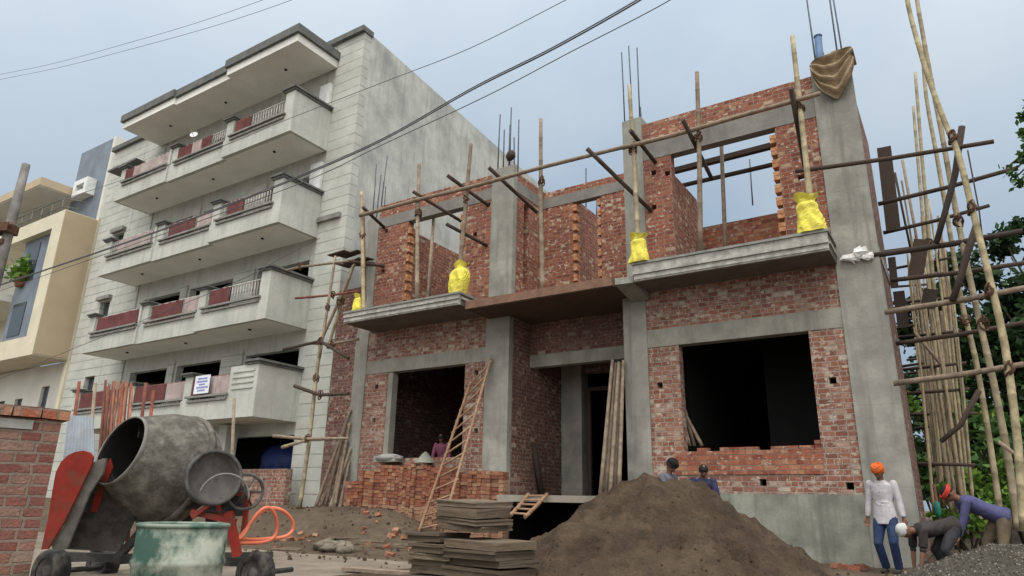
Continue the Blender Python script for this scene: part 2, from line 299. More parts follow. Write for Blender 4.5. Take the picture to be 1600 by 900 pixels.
# ------------------------------------------------------------------ mesh helper
class MB:
    def __init__(s): s.v = []; s.f = []; s.mi = []; s.sm = []; s.marks = []
    def add(s, vs, fs, mi=0, smooth=False):
        s.marks.append((len(s.v), len(s.f))); o = len(s.v); s.v += [tuple(v) for v in vs]
        for f in fs: s.f.append(tuple(i+o for i in f)); s.mi.append(mi); s.sm.append(smooth)
        return s
    def box(s, x0, x1, y0, y1, z0, z1, mi=0):
        x0, x1 = min(x0, x1), max(x0, x1); y0, y1 = min(y0, y1), max(y0, y1); z0, z1 = min(z0, z1), max(z0, z1)
        vs = [(x, y, z) for z in (z0, z1) for y in (y0, y1) for x in (x0, x1)]
        return s.add(vs, [(0, 2, 3, 1), (4, 5, 7, 6), (0, 1, 5, 4), (2, 6, 7, 3), (0, 4, 6, 2), (1, 3, 7, 5)], mi)
    def obox(s, c, ax, ay, az, mi=0):
        c = Vector(c); ax, ay, az = Vector(ax), Vector(ay), Vector(az)
        vs = [c+ax*i+ay*j+az*k for k in (-1, 1) for j in (-1, 1) for i in (-1, 1)]
        return s.add(vs, [(0, 2, 3, 1), (4, 5, 7, 6), (0, 1, 5, 4), (2, 6, 7, 3), (0, 4, 6, 2), (1, 3, 7, 5)], mi)
    def tube(s, pts, r, n=8, mi=0, cap=True, r1=None, nodes=0.0, seed=0):
        pts = [Vector(p) for p in pts]; rs = []
        if isinstance(r, (list, tuple)): rr = list(r)
        else:
            r1 = r if r1 is None else r1
            rr = [r+(r1-r)*i/(len(pts)-1) for i in range(len(pts))]
        if nodes:
            q, qr = [], []; L = 0; rg = random.Random(seed)
            nxt = rg.uniform(0.1, nodes)
            for i in range(len(pts)-1):
                a, b = pts[i], pts[i+1]; l = (b-a).length; q.append(a); qr.append(rr[i])
                while nxt < L+l:
                    for dd, k in ((-0.02, 1.0), (0.0, 1.13), (0.02, 1.0)):
                        t = (nxt-L+dd)/l
                        if 0.01 < t < 0.99: q.append(a.lerp(b, t)); qr.append((rr[i]+(rr[i+1]-rr[i])*t)*k)
                    nxt += nodes*rg.uniform(0.8, 1.2)
                L += l
            q.append(pts[-1]); qr.append(rr[-1]); pts, rr = q, qr
        vs = []; fs = []
        t0 = (pts[1]-pts[0]).normalized(); ref = Vector((0, 0, 1)) if abs(t0.z) < 0.9 else Vector((1, 0, 0))
        u = t0.cross(ref).normalized()
        for i, p in enumerate(pts):
            t = (pts[min(i+1, len(pts)-1)]-pts[max(i-1, 0)]).normalized()
            u = (u-t*u.dot(t)).normalized(); w = t.cross(u)
            for k in range(n):
                a = 2*PI*k/n; vs.append(p+(u*math.cos(a)+w*math.sin(a))*rr[i])
        for i in range(len(pts)-1):
            for k in range(n):
                k2 = (k+1) % n; fs.append((i*n+k, i*n+k2, (i+1)*n+k2, (i+1)*n+k))
        s.add(vs, fs, mi, True)
        if cap:
            o = len(s.v)-len(vs)
            s.f.append(tuple(o+k for k in reversed(range(n)))); s.mi.append(mi); s.sm.append(False)
            s.f.append(tuple(o+(len(pts)-1)*n+k for k in range(n))); s.mi.append(mi); s.sm.append(False)
        return s
    def lathe(s, prof, origin, axis, n=32, mi=0, smooth=True, cap0=False, cap1=False, jit=0, rg=None):
        """prof: (distance along axis, radius)"""
        o = Vector(origin); a = Vector(axis).normalized(); ref = Vector((0, 0, 1)) if abs(a.z) < 0.9 else Vector((1, 0, 0))
        u = a.cross(ref).normalized(); w = a.cross(u); vs = []; fs = []
        for d, r in prof:
            for k in range(n):
                th = 2*PI*k/n; j = 1+(rg.uniform(-jit, jit) if jit else 0)
                vs.append(o+a*d+(u*math.cos(th)+w*math.sin(th))*r*j)
        for i in range(len(prof)-1):
            for k in range(n):
                k2 = (k+1) % n; fs.append((i*n+k, i*n+k2, (i+1)*n+k2, (i+1)*n+k))
        if cap0: fs.append(tuple(reversed(range(n))))
        if cap1: fs.append(tuple((len(prof)-1)*n+k for k in range(n)))
        return s.add(vs, fs, mi, smooth)
    def ball(s, c, r, n=10, mi=0, jit=0, rg=None):
        c = Vector(c); r = Vector(r) if not isinstance(r, (int, float)) else Vector((r, r, r)); vs = []; fs = []
        m = max(4, n//2)
        for i in range(m+1):
            ph = PI*i/m
            for k in range(n):
                th = 2*PI*k/n; j = 1+(rg.uniform(-jit, jit) if jit else 0)
                vs.append((c.x+r.x*math.sin(ph)*math.cos(th)*j, c.y+r.y*math.sin(ph)*math.sin(th)*j, c.z+r.z*math.cos(ph)*j))
        for i in range(m):
            for k in range(n):
                k2 = (k+1) % n; fs.append((i*n+k, (i+1)*n+k, (i+1)*n+k2, i*n+k2))
        return s.add(vs, fs, mi, True)
    def wall(s, axis, a0, a1, x0, x1, z0, z1, holes=(), mi=0):
        """slab normal to axis 'y' (or 'x'), thickness a0..a1, spanning x0..x1 (or y) and z0..z1, with rectangular holes (xa,xb,za,zb)"""
        xs = sorted({x0, x1, *[min(max(h[i], x0), x1) for h in holes for i in (0, 1)]})
        zs = sorted({z0, z1, *[min(max(h[i], z0), z1) for h in holes for i in (2, 3)]})
        nx, nz = len(xs)-1, len(zs)-1
        solid = [[not any(h[0]-1e-6 < (xs[i]+xs[i+1])/2 < h[1]+1e-6 and h[2]-1e-6 < (zs[j]+zs[j+1])/2 < h[3]+1e-6 for h in holes) for j in range(nz)] for i in range(nx)]
        vid = {}; vs = []; fs = []
        def V(i, j, k):
            if (i, j, k) not in vid:
                vid[(i, j, k)] = len(vs); a = (a0, a1)[k]
                vs.append((xs[i], a, zs[j]) if axis == 'y' else (a, xs[i], zs[j]))
            return vid[(i, j, k)]
        fl = axis == 'x'
        def face(q): fs.append(tuple(reversed(q)) if fl else tuple(q))
        S = lambda i, j: 0 <= i < nx and 0 <= j < nz and solid[i][j]
        for i in range(nx):
            for j in range(nz):
                if not solid[i][j]: continue
                face((V(i, j, 0), V(i+1, j, 0), V(i+1, j+1, 0), V(i, j+1, 0)))
                face((V(i, j, 1), V(i, j+1, 1), V(i+1, j+1, 1), V(i+1, j, 1)))
                if not S(i-1, j): face((V(i, j, 0), V(i, j+1, 0), V(i, j+1, 1), V(i, j, 1)))
                if not S(i+1, j): face((V(i+1, j, 0), V(i+1, j, 1), V(i+1, j+1, 1), V(i+1, j+1, 0)))
                if not S(i, j-1): face((V(i, j, 0), V(i, j, 1), V(i+1, j, 1), V(i+1, j, 0)))
                if not S(i, j+1): face((V(i, j+1, 0), V(i+1, j+1, 0), V(i+1, j+1, 1), V(i, j+1, 1)))
        return s.add(vs, fs, mi)
    def mesh(s, name, origin=(0, 0, 0)):
        me = bpy.data.meshes.new(name); o = Vector(origin)
        me.from_pydata([(v[0]-o.x, v[1]-o.y, v[2]-o.z) for v in s.v], [], s.f)
        me.polygons.foreach_set('material_index', s.mi); me.polygons.foreach_set('use_smooth', s.sm); me.update()
        return me
    def split(s):
        ends = s.marks[1:]+[(len(s.v), len(s.f))]
        for (v0, f0), (v1, f1) in zip(s.marks, ends):
            b = MB(); b.v = s.v[v0:v1]; b.f = [tuple(i-v0 for i in f) for f in s.f[f0:f1]]; b.mi = s.mi[f0:f1]; b.sm = s.sm[f0:f1]; yield b
    def build(s, name, mats, parent=None, origin=None):
        """vertices are world coordinates; the object sits at origin (default: its parent's)"""
        po = parent['_o'] if parent is not None and '_o' in parent else (0, 0, 0)
        org = tuple(po) if origin is None else tuple(origin)
        me = s.mesh(name, org)
        for m in (mats if isinstance(mats, (list, tuple)) else [mats]): me.materials.append(M[m] if isinstance(m, str) else m)
        o = bpy.data.objects.new(name, me); COL.objects.link(o)
        if parent is not None:
            o.parent = parent; o.location = Vector(org)-Vector(po)
        else: o.location = org
        o['_o'] = org
        return o

def tag(o, label, cat, group=None, kind=None):
    if label: o['label'] = label
    if cat: o['category'] = cat
    if group: o['group'] = group
    if kind: o['kind'] = kind
    return o
def thing(name, label, cat, loc, group=None):
    o = bpy.data.objects.new(name, None); COL.objects.link(o); o.location = loc; o.empty_display_size = 0.2
    o['_o'] = tuple(loc); return tag(o, label, cat, group)
def copy_thing(src, loc, rot, label=None):
    r = src.copy(); COL.objects.link(r); r.location = loc; r.rotation_euler = rot
    if label: r['label'] = label
    for ch in src.children:
        c = ch.copy(); COL.objects.link(c); c.parent = r
    return r

# ------------------------------------------------------------------ sky and sun
world = bpy.data.worlds.new("World"); sc.world = world; world.use_nodes = True
SUN_EL, SUN_AZ = 62.0, 150.0      # azimuth measured from +Y (north) towards +X
def sky():
    t = NT(world.node_tree); bg = world.node_tree.nodes['Background']
    s = t.new('ShaderNodeTexSky', sky_type='NISHITA'); s.sun_disc = False
    s.sun_elevation = math.radians(SUN_EL); s.sun_rotation = math.radians(SUN_AZ)
    s.air_density = 1.0; s.dust_density = 2.0; s.ozone_density = 1.5
    d = t.vmath('NORMALIZE', t.new('ShaderNodeTexCoord').outputs['Generated'])
    p = t.sep(d)
    zz = t.math('ADD', t.math('MAXIMUM', p[2], 0.0), 0.35)
    q = t.comb(t.math('DIVIDE', p[0], zz), t.math('DIVIDE', p[1], zz), 0.0)
    n = t.noise(q, 1.35, 5, 0.5, 0.3)
    n2 = t.noise(q, 0.55, 3, 0.5)
    a = Vector((math.sin(math.radians(SUN_AZ))*math.cos(math.radians(SUN_EL)), math.cos(math.radians(SUN_AZ))*math.cos(math.radians(SUN_EL)), math.sin(math.radians(SUN_EL))))
    glow = t.math('POWER', t.math('MAXIMUM', t.math('ADD', t.math('MULTIPLY', t.vmath('DOT_PRODUCT', d, tuple(a)), 0.5), 0.5), 0.0), 3.4)
    cloud = t.mix(t.ramp(n, [(0.4, 0.0), (0.6, 1.0)]), (2.5, 3.6, 4.95), (4.1, 5.0, 5.85))
    cloud = t.mix(t.ramp(n2, [(0.4, 0.0), (0.75, 1.0)]), cloud, (3.2, 4.25, 5.4))
    k = t.math('ADD', 0.7, t.math('MULTIPLY', glow, 3.6))
    cloud = t.mix(t.math('MINIMUM', t.math('MULTIPLY', glow, 2.0), 1.0), cloud, (6.0, 5.95, 5.7))
    cl = t.vmath('SCALE', cloud); cl.node.inputs['Scale'].default_value = 1.0; t.l.new(k, cl.node.inputs['Scale'])
    c = t.mix(0.9, s.outputs[0], cl)
    t.l.new(c, bg.inputs['Color']); bg.inputs['Strength'].default_value = 0.125
sky()
sl = bpy.data.lights.new('sun', 'SUN'); sl.energy = 1.5; sl.angle = math.radians(20); sl.color = (1.0, 0.98, 0.94)
so = bpy.data.objects.new('sun', sl); COL.objects.link(so)
sd = Vector((math.sin(math.radians(SUN_AZ))*math.cos(math.radians(SUN_EL)), math.cos(math.radians(SUN_AZ))*math.cos(math.radians(SUN_EL)), math.sin(math.radians(SUN_EL))))
so.rotation_euler = sd.to_track_quat('Z', 'Y').to_euler(); so.location = sd*60

# ------------------------------------------------------------------ ground
def hsh(i, j, s=0):
    v = math.sin(i*127.1+j*311.7+s*74.7)*43758.5453; return v-math.floor(v)
def vnoise(x, y, s=0):
    i, j = math.floor(x), math.floor(y); fx, fy = x-i, y-j; fx = fx*fx*(3-2*fx); fy = fy*fy*(3-2*fy)
    a = hsh(i, j, s)*(1-fx)+hsh(i+1, j, s)*fx; b = hsh(i, j+1, s)*(1-fx)+hsh(i+1, j+1, s)*fx
    return a*(1-fy)+b*fy
def fbm(x, y, s=0, o=4):
    r, a = 0, 0.5
    for k in range(o): r += a*vnoise(x, y, s+k); x *= 2.03; y *= 2.03; a *= 0.5
    return r
def sstep(a, b, x): x = min(1, max(0, (x-a)/(b-a))); return x*x*(3-2*x)
def ground_z(x, y):
    z = 0.0
    bank = sstep(-9.4, -12.0, x)*sstep(10.2, 12.6, y)*0.72
    bank = max(bank, sstep(-10.5, -15.5, x)*sstep(9.4, 12.0, y)*0.58)
    z += bank*(0.85+0.3*fbm(x*0.9, y*0.9, 3))
    if y > 9.3: z += 0.07*sstep(9.3, 10.3, y)+(fbm(x*1.3, y*1.3, 1)-0.45)*0.16*sstep(9.2, 10.6, y)
    else: z += -0.02
    if y > 24: z += sstep(24, 40, y)*0.6
    return z
def make_ground():
    def axis(segs):
        out = []
        for a, b, st in segs:
            n = max(1, round((b-a)/st)); out += [a+(b-a)*i/n for i in range(n)]
        return out+[segs[-1][1]]
    xs = axis([(-600, -60, 60), (-60, -22, 4), (-22, 4, 0.2), (4, 40, 4), (40, 600, 70)])
    ys = axis([(-400, -10, 40), (-10, 8, 2), (8, 15, 0.17), (15, 30, 1.5), (30, 80, 8), (80, 900, 80)])
    b = MB(); nx = len(xs)
    vs = [(x, y, ground_z(x, y)) for y in ys for x in xs]
    fs = [(j*nx+i, j*nx+i+1, (j+1)*nx+i+1, (j+1)*nx+i) for j in range(len(ys)-1) for i in range(nx-1)]
    b.add(vs, fs, 0, True); o = b.build('ground', 'ground'); tag(o, 'bare brown dirt ground of the building site', 'ground', kind='structure')
    r = MB(); r.add([(-80, -7, 0), (60, -7, 0), (60, 9.75, 0), (-80, 9.75, 0)], [(0, 1, 2, 3)])
    o = r.build('road', 'road'); tag(o, 'dusty pale concrete road in front of the building site', 'road', kind='structure')
make_ground()

# ------------------------------------------------------------------ the unfinished brick house
D = 13.5
house = thing('brick_house', 'unfinished two storey red brick house with bare concrete columns', 'building', (-7.5, D, 0.0))
def part(name, mats, fn, parent=house, label=None):
    b = MB(); fn(b); o = b.build(name, mats, parent)
    if label: o['label'] = label
    return o
def parts(name, mats, fn, parent=house, label=None):
    b = MB(); fn(b)
    for q in b.split():
        o = q.build(name, mats, parent)
        if label: o['label'] = label
ZS = 5.42     # underside of the upper slab
ZF = 5.66     # upper floor
ZT = 9.5      # top of the upper brickwork
def rebars(col, spots, z0, lens, lean=0.02, r=0.014):
    for (x, y), l in zip(spots, lens):
        b = MB(); dx = rnd.uniform(-lean, lean); dy = rnd.uniform(-lean, lean)
        b.tube([(x, y, z0-0.2), (x+dx*l*.4, y+dy*l*.4, z0+l*0.5), (x+dx*l, y+dy*l, z0+l)], r, 6)
        b.build('rebar', 'rebar', col)
# columns (slightly proud of the walls)
col_r = part('column', 'column', lambda b: b.box(-1.53, -0.79, D-0.03, D+0.16, -0.4, 9.62))
rebars(col_r, [(-1.42, 13.6), (-1.0, 13.6), (-1.28, 13.85), (-0.92, 13.8)], 9.6, [1.9, 2.6, 0.6, 2.1], 0.015, 0.018)
col_m = part('column', 'column', lambda b: (b.box(-5.86, -5.33, D-0.03, D+0.5, -0.4, 5.42), b.box(-5.74, -5.26, D-0.025, D+0.4, 5.42, 9.72)))
rebars(col_m, [(-5.7, 13.55), (-5.5, 13.55), (-5.32, 13.56), (-5.4, 13.85)], 9.72, [2.0, 2.1, 2.0, 0.5], 0.012, 0.016)
col_l = part('column', 'column', lambda b: (b.box(-9.52, -8.835, D-0.03, D+0.14, -0.4, 5.42), b.box(-9.48, -8.8, D-0.025, D+0.14, 5.42, 9.42)))
rebars(col_l, [(-9.4, 13.6), (-9.22, 13.6), (-9.02, 13.6), (-9.25, 13.9), (-9.1, 13.95), (-8.95, 13.9)], 9.42, [1.75, 1.2, 1.8, 1.5, 1.1, 1.6], 0.02, 0.018)
o = MB().ball((-8.93, 13.5, 9.72), (0.14, 0.12, 0.14), 10, 0, 0.2, rnd).build('tied_rag', 'darkwood', col_l)
col_ll = part('column', 'column', lambda b: (b.box(-14.0, -13.53, D-0.03, D+0.45, -0.4, 5.42), b.box(-13.98, -13.5, D-0.025, D+0.45, 5.42, 8.95)))
rebars(col_ll, [(-13.9, 13.6), (-13.75, 13.6), (-13.6, 13.6), (-13.7, 13.85), (-13.85, 13.85)], 8.95, [1.9, 1.5, 2.1, 1.2, 1.4], 0.03, 0.017)
b = MB()
for x, y, l in ((-8.6, 17.2, 2.0), (-8.15, 17.0, 0.9), (-3.9, 18.0, 1.4)):
    b.tube([(x, y, 8.9), (x+.03, y, 8.9+l)], 0.02, 6)
b.build('rear_rebar', 'rebar', house)

# ground floor walls
def putlog_holes(pts): return [(x-0.06, x+0.06, z-0.06, z+0.06) for x, z in pts]
winR = (-4.66, -2.14, 2.0, 4.16)
def gw_right(b):
    b.wall('y', D, D+0.24, -5.33, -1.53, 1.22, ZS, [winR, (-4.9, winR[0], 4.16, 4.54), (winR[0], -1.53, 4.16, 4.54), (-5.33, -4.9, 4.16, 4.54)]+putlog_holes([(-5.1, 3.35), (-1.82, 3.2), (-3.2, 1.42), (-1.75, 1.36)]))
part('front_wall', 'brick_pale', gw_right)
part('base_plinth', 'plaster', lambda b: b.box(-5.33, -1.53, D-0.012, D+0.24, -0.4, 1.22))
part('lintel', 'lintel', lambda b: b.box(-5.33, -1.53, D-0.015, D+0.24, 4.16, 4.54))
def sill(b):
    rg = random.Random(3); x = -4.62
    b.wall('y', D-0.02, D+0.2, -4.9, -2.14, 1.56, 1.98)
    while x < -2.2:
        w = rg.uniform(0.2, 0.25); k = rg.choice([0, 0, 0, 1]) if x < -2.8 else rg.choice([1, 2, 2])
        for i in range(k): b.box(x, min(x+w, -2.15), D-0.01+rg.uniform(-.02, .02), D+0.16, 1.985+i*0.09, 1.98+i*0.09+0.083)
        x += w+0.012
part('window_infill', 'brick_new', sill, label='freshly laid bright bricks under the wide opening')
winL = (-12.72, -10.14, 2.0, 4.26)
def gw_left(b):
    b.wall('y', D, D+0.24, -13.53, -9.52, 0.2, ZS, [winL, (-13.53, -9.52, 4.26, 4.62)]+putlog_holes([(-13.1, 3.9), (-13.1, 3.0), (-9.8, 4.0), (-9.75, 2.6)]))
part('front_wall', 'brick_pale', gw_left)
part('lintel', 'lintel', lambda b: b.box(-13.53, -9.52, D-0.015, D+0.24, 4.26, 4.62))
def jambs(b):
    b.box(-12.72, -12.55, D+0.02, D+0.23, 2.0, 4.26)
part('plaster_jamb', 'lintel', jambs)
# entrance recess
part('recess_side_wall', 'brick', lambda b: b.wall('x', -9.05, -8.83, D+0.142, 16.2, 0.9, ZS-.003, []))
part('recess_side_wall', 'brick', lambda b: b.wall('x', -5.62, -5.4, D+0.5, 16.0, 0.9, ZS, []))
part('recess_lintel', 'lintel', lambda b: b.box(-8.82, -5.62, 14.42, 14.64, 4.2, 4.5))
part('recess_wall', 'brick', lambda b: b.wall('y', 14.45, 14.62, -8.82, -5.62, 4.5, ZS))
part('inner_column', 'column', lambda b: b.box(-8.8, -8.2, 16.0, 16.4, 0.9, ZS))
part('recess_wall', 'brick', lambda b: b.wall('y', 16.2, 16.4, -8.2, -5.62, 0.9, ZS, [(-8.2, -6.0, 0.9, 4.3)]))
parts('inner_door_frame', 'darkwood', lambda b: (b.box(-8.1, -8.0, 16.1, 16.2, 1.1, 3.9), b.box(-8.0, -6.9, 16.1, 16.2, 3.8, 3.9)))
# floors and interior shell; the near-black walls have room shade painted in
parts('ground_floor_slab', 'floorc', lambda b: (b.box(-8.83, -5.86, 13.1, 14.4, 1.0, 1.14), b.box(-13.7, -5.4, 14.405, 21.7, 1.0, 1.14), b.box(-5.3, -1.03, 13.75, 15.37, 0.98, 1.14), b.box(-5.3, -3.43, 15.375, 21.7, 0.98, 1.14)))
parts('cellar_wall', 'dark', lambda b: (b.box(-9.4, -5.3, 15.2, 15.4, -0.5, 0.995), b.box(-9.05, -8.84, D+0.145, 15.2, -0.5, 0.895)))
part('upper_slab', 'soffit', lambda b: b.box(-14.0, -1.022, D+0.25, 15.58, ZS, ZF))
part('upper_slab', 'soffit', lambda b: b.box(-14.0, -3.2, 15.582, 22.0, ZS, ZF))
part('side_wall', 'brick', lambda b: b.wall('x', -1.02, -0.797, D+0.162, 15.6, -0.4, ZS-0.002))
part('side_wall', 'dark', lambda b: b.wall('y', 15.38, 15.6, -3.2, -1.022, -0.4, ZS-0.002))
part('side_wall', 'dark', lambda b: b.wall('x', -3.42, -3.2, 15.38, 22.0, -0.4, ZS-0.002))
part('side_wall', 'brick', lambda b: b.wall('x', -1.02, -0.797, D+0.162, 15.6, ZF, 8.75))
part('slab_edge', 'column', lambda b: b.box(-1.02, -0.78, D+0.163, 15.6, ZS, ZF-0.002))
part('side_wall', 'brick', lambda b: b.wall('x', -14.0, -13.78, D+0.46, 22.0, 0.1, ZS-0.002))
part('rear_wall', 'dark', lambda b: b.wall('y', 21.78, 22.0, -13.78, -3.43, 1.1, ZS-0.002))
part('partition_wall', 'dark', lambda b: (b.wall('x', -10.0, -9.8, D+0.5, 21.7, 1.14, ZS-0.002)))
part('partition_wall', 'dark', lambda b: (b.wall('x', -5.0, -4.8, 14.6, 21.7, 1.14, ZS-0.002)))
part('annex_wall', 'brick', lambda b: b.wall('y', 13.57, 13.76, -14.98, -14.005, 0.1, 6.9), label='dark brick wall set back beside the first column')
# canopies
def canopy(b, x0, x1, y0, ztop, zbot, ret):
    b.box(x0, x1, y0+0.06, D-0.035, zbot+0.03, ztop-0.05, 1)
    b.box(x0-0.03, x1+0.03, y0-0.03, D-0.035, ztop-0.048, ztop, 2)
    b.box(x0, x1, y0, y0+0.058, zbot+0.03, ztop-0.052, 0)
    b.box(x0-0.012, x1+0.012, y0-0.035, y0-0.002, zbot+0.17, zbot+0.225, 0)
    b.box(x0+0.01, x1-0.01, y0-0.018, y0-0.002, zbot+0.06, zbot+0.11, 0)
    for xx, sg in ((x0, -1), (x1, 1)):
        b.box(xx+sg*0.002, xx+sg*0.03, y0+0.06, D-0.04, zbot+0.17, zbot+0.225, 0)
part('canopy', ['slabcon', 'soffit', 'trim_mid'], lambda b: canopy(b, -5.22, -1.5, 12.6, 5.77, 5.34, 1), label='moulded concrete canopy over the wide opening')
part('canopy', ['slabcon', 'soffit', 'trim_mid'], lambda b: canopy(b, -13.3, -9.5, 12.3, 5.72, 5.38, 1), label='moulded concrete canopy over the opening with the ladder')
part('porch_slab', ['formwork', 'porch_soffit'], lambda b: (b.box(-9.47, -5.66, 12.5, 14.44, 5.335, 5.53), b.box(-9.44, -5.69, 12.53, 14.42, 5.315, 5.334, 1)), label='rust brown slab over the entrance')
parts('beam', 'column', lambda b: b.add([(-5.64, 12.58, 5.5), (-5.24, 12.62, 5.5), (-5.24, 12.62, 5.36), (-5.64, 12.58, 5.36), (-5.64, D-.04, 5.62), (-5.24, D-.04, 5.62), (-5.24, D-.04, 5.2), (-5.64, D-.04, 5.2)], [(0, 1, 2, 3), (7, 6, 5, 4), (0, 4, 5, 1), (1, 5, 6, 2), (2, 6, 7, 3), (3, 7, 4, 0)]))
# upper storey
def tooth(b, x, side, z0, z1, y0, y1, deep=0.075):
    z = z0; k = 0
    while z+0.09 < z1:
        if k % 3 != 2: b.box(x, x+side*deep, y0, y1, z, z+0.085)
        else: b.box(x, x+side*deep*0.15, y0+0.04, y1, z, z+0.085)
        z += 0.094; k += 1
ou = (-4.6, -2.34, ZF, 8.55)
part('upper_wall', 'brick_up', lambda b: (b.wall('y', D, D+0.22, -5.26, -1.53, ZF, ZT, [ou, (-5.26, -1.53, 8.55, 8.97)]+putlog_holes([(-5.02, 8.2), (-5.05, 7.35), (-1.95, 7.3), (-4.7, 8.1)]))))
part('beam', 'beam', lambda b: b.box(-5.26, -1.53, D-0.012, D+0.22, 8.55, 8.97))
part('toothed_jamb', 'brick_jamb', lambda b: tooth(b, -2.335, -1, ZF+0.01, 8.54, D-0.004, D+0.2, 0.13), label='pale orange toothed brick edge of the square upper opening')
ol = (-12.35, -10.42, ZF, 8.58)
part('upper_wall', 'brick_up', lambda b: b.wall('y', D, D+0.22, -13.5, -9.48, ZF, 9.3, [ol, (-13.5, -9.48, 8.58, 8.9)]+putlog_holes([(-13.2, 8.45), (-10.05, 8.7), (-10.0, 7.7), (-13.2, 7.2), (-9.6, 8.45)])))
part('beam', 'beam', lambda b: b.box(-13.5, -9.48, D-0.012, D+0.22, 8.58, 8.9))
part('toothed_jamb', 'brick_jamb', lambda b: tooth(b, -12.345, 1, ZF+0.01, 8.57, D-0.004, D+0.2))
part('toothed_jamb', 'brick_jamb', lambda b: tooth(b, -10.425, -1, ZF+0.01, 8.57, D-0.004, D+0.2))
def mid(b):
    b.wall('y', 15.0, 15.2, -8.79, -5.6, ZF, 9.2, [(-7.88, -7.06, 6.2, 8.72), (-8.79, -5.6, 8.72, 9.0)])
part('upper_wall', 'brick_up', mid)
parts('beam', 'beam', lambda b: (b.box(-8.79, -5.6, 14.985, 15.2, 8.72, 9.0), b.box(-9.1, -8.79, D+0.145, 14.98, 8.7, 9.0)))
part('toothed_jamb', 'brick_jamb', lambda b: tooth(b, -7.875, 1, 6.21, 8.7, 14.99, 15.18, 0.1))
part('toothed_jamb', 'brick_jamb', lambda b: tooth(b, -7.065, -1, 6.21, 8.7, 14.99, 15.18, 0.1))
part('upper_side_wall', 'brick_up', lambda b: b.wall('x', -9.05, -8.8, D+0.142, 15.2, ZF, 9.25, [(13.99, 14.98, 8.7, 9.0), (14.0, 14.25, 6.3, 8.5)]))
part('upper_side_wall', 'brick_up', lambda b: b.wall('x', -4.84, -4.62, D+0.23, 15.3, ZF, 8.15))
part('upper_inner_wall', 'brick_new', lambda b: b.wall('y', 15.3, 15.5, -4.6, -1.03, ZF, 7.4), label='low wall of bright orange bricks behind the square upper opening')
part('upper_side_wall', 'brick_up', lambda b: b.wall('x', -12.6, -12.38, D+0.23, 19.0, ZF, 8.35))
part('upper_inner_wall', 'brick_up', lambda b: b.wall('y', 16.4, 16.6, -12.3, -9.6, ZF, 8.3, [(-11.15, -10.4, ZF, 7.35)]))
part('upper_inner_wall', 'brick_up', lambda b: b.wall('x', -8.2, -8.0, 15.3, 20.0, ZF, 9.0))
part('inner_lintel', 'lintel', lambda b: b.box(-12.3, -9.6, 16.38, 16.6, 7.352, 7.6))
parts('opening_plank', 'darkwood', lambda b: (b.obox((-3.5, 14.6, 8.72), (1.4, 0, 0.02), (0, 0.07, 0), (0, 0, 0.06)), b.obox((-3.5, 14.9, 8.42), (1.4, 0, 0.0), (0, 0.05, 0), (0, 0, 0.035))))
# white lump tied to the corner column
b = MB()
for c, r in (((-1.2, 13.42, 5.42), (0.19, 0.06, 0.09)), ((-1.06, 13.4, 5.5), (0.13, 0.06, 0.1)), ((-0.98, 13.41, 5.42), (0.1, 0.05, 0.07))): b.ball(c, r, 8, 0, 0.42, rnd)
b.sm = [False]*len(b.sm)
tag(b.build('plastic_bag', 'white', origin=(-1.2, 13.4, 5.4)), 'torn white plastic sheet caught on the corner column', 'bag')

# ------------------------------------------------------------------ the apartment block
YW = 13.63
apt = thing('apartment_building', 'pale grey five storey apartment block with deep balconies and maroon curtains', 'building', (-22, YW, 0))
AX0, AX1 = -30.6, -15.0
SF = [3.1, 5.88, 8.86, 11.95]            # underside of each balcony
ops = []
for k, z0 in enumerate([3.55, 6.3, 9.3, 12.35]):
    zt = [5.35, 8.2, 11.25, 14.3][k]
    ops += [(-19.1, -16.55, z0, zt), (-22.9, -20.4, z0, zt), (-25.9, -23.5, z0, zt)]
sw = [(-29.1, -28.35, z, z+1.25) for z in (4.2, 7.3, 10.3)]
gnd = [(-29.5, -26.8, -0.3, 2.75), (-26.2, -21.6, -0.3, 2.75), (-20.9, -16.3, -0.3, 2.75)]
def aw(b):
    b.wall('y', YW, YW+0.25, -28.0+0.0, -16.27, 0.0, 15.9, [(o[0], o[1], o[2], o[3]) for o in ops+gnd])
part('wall', 'apt', aw, apt)
part('rusticated_wall', 'rustic', lambda b: b.wall('y', YW-0.06, YW+0.25, AX0, -28.0, 0.0, 15.9, [(max(w[0], AX0), w[1], w[2], w[3]) for w in sw]), apt)
part('rusticated_wall', 'rustic', lambda b: b.wall('y', YW-0.05, YW+0.25, -28.0, -26.4, 0.0, 15.85, [(w[0], -28.0, w[2], w[3]) for w in []]), apt)
part('rusticated_pilaster', 'rustic', lambda b: b.box(-16.26, AX1, YW-0.06, YW+0.25, 0, 16.1), apt)
def piers(b):
    for x0, x1 in ((-20.3, -19.2), (-23.4, -23.0)):
        for z0, z1 in ((3.6, 5.5), (6.3, 8.35), (9.3, 11.5), (12.3, 14.5)): b.box(x0, x1, YW-0.07, YW-0.004, z0, z1)
parts('pier_cladding', 'rustic', piers, apt)
def sidewall(b):
    yy = YW+0.252; vs = [(AX1, yy, -0.3), (AX1, 32, -0.3), (AX1, 32, 14.8), (AX1, yy, 16.2), (AX1-0.25, yy, -0.3), (AX1-0.25, 32, -0.3), (AX1-0.25, 32, 14.8), (AX1-0.25, yy, 16.2)]
    b.add(vs, [(0, 1, 2, 3), (7, 6, 5, 4), (3, 2, 6, 7), (0, 3, 7, 4)])
part('side_wall', 'apt_side', sidewall, apt, 'grey side wall streaked by rain from the roof edge')
part('roof', 'apt', lambda b: b.box(AX0, AX1-0.27, YW+0.26, 31.9, 14.6, 14.8), apt)
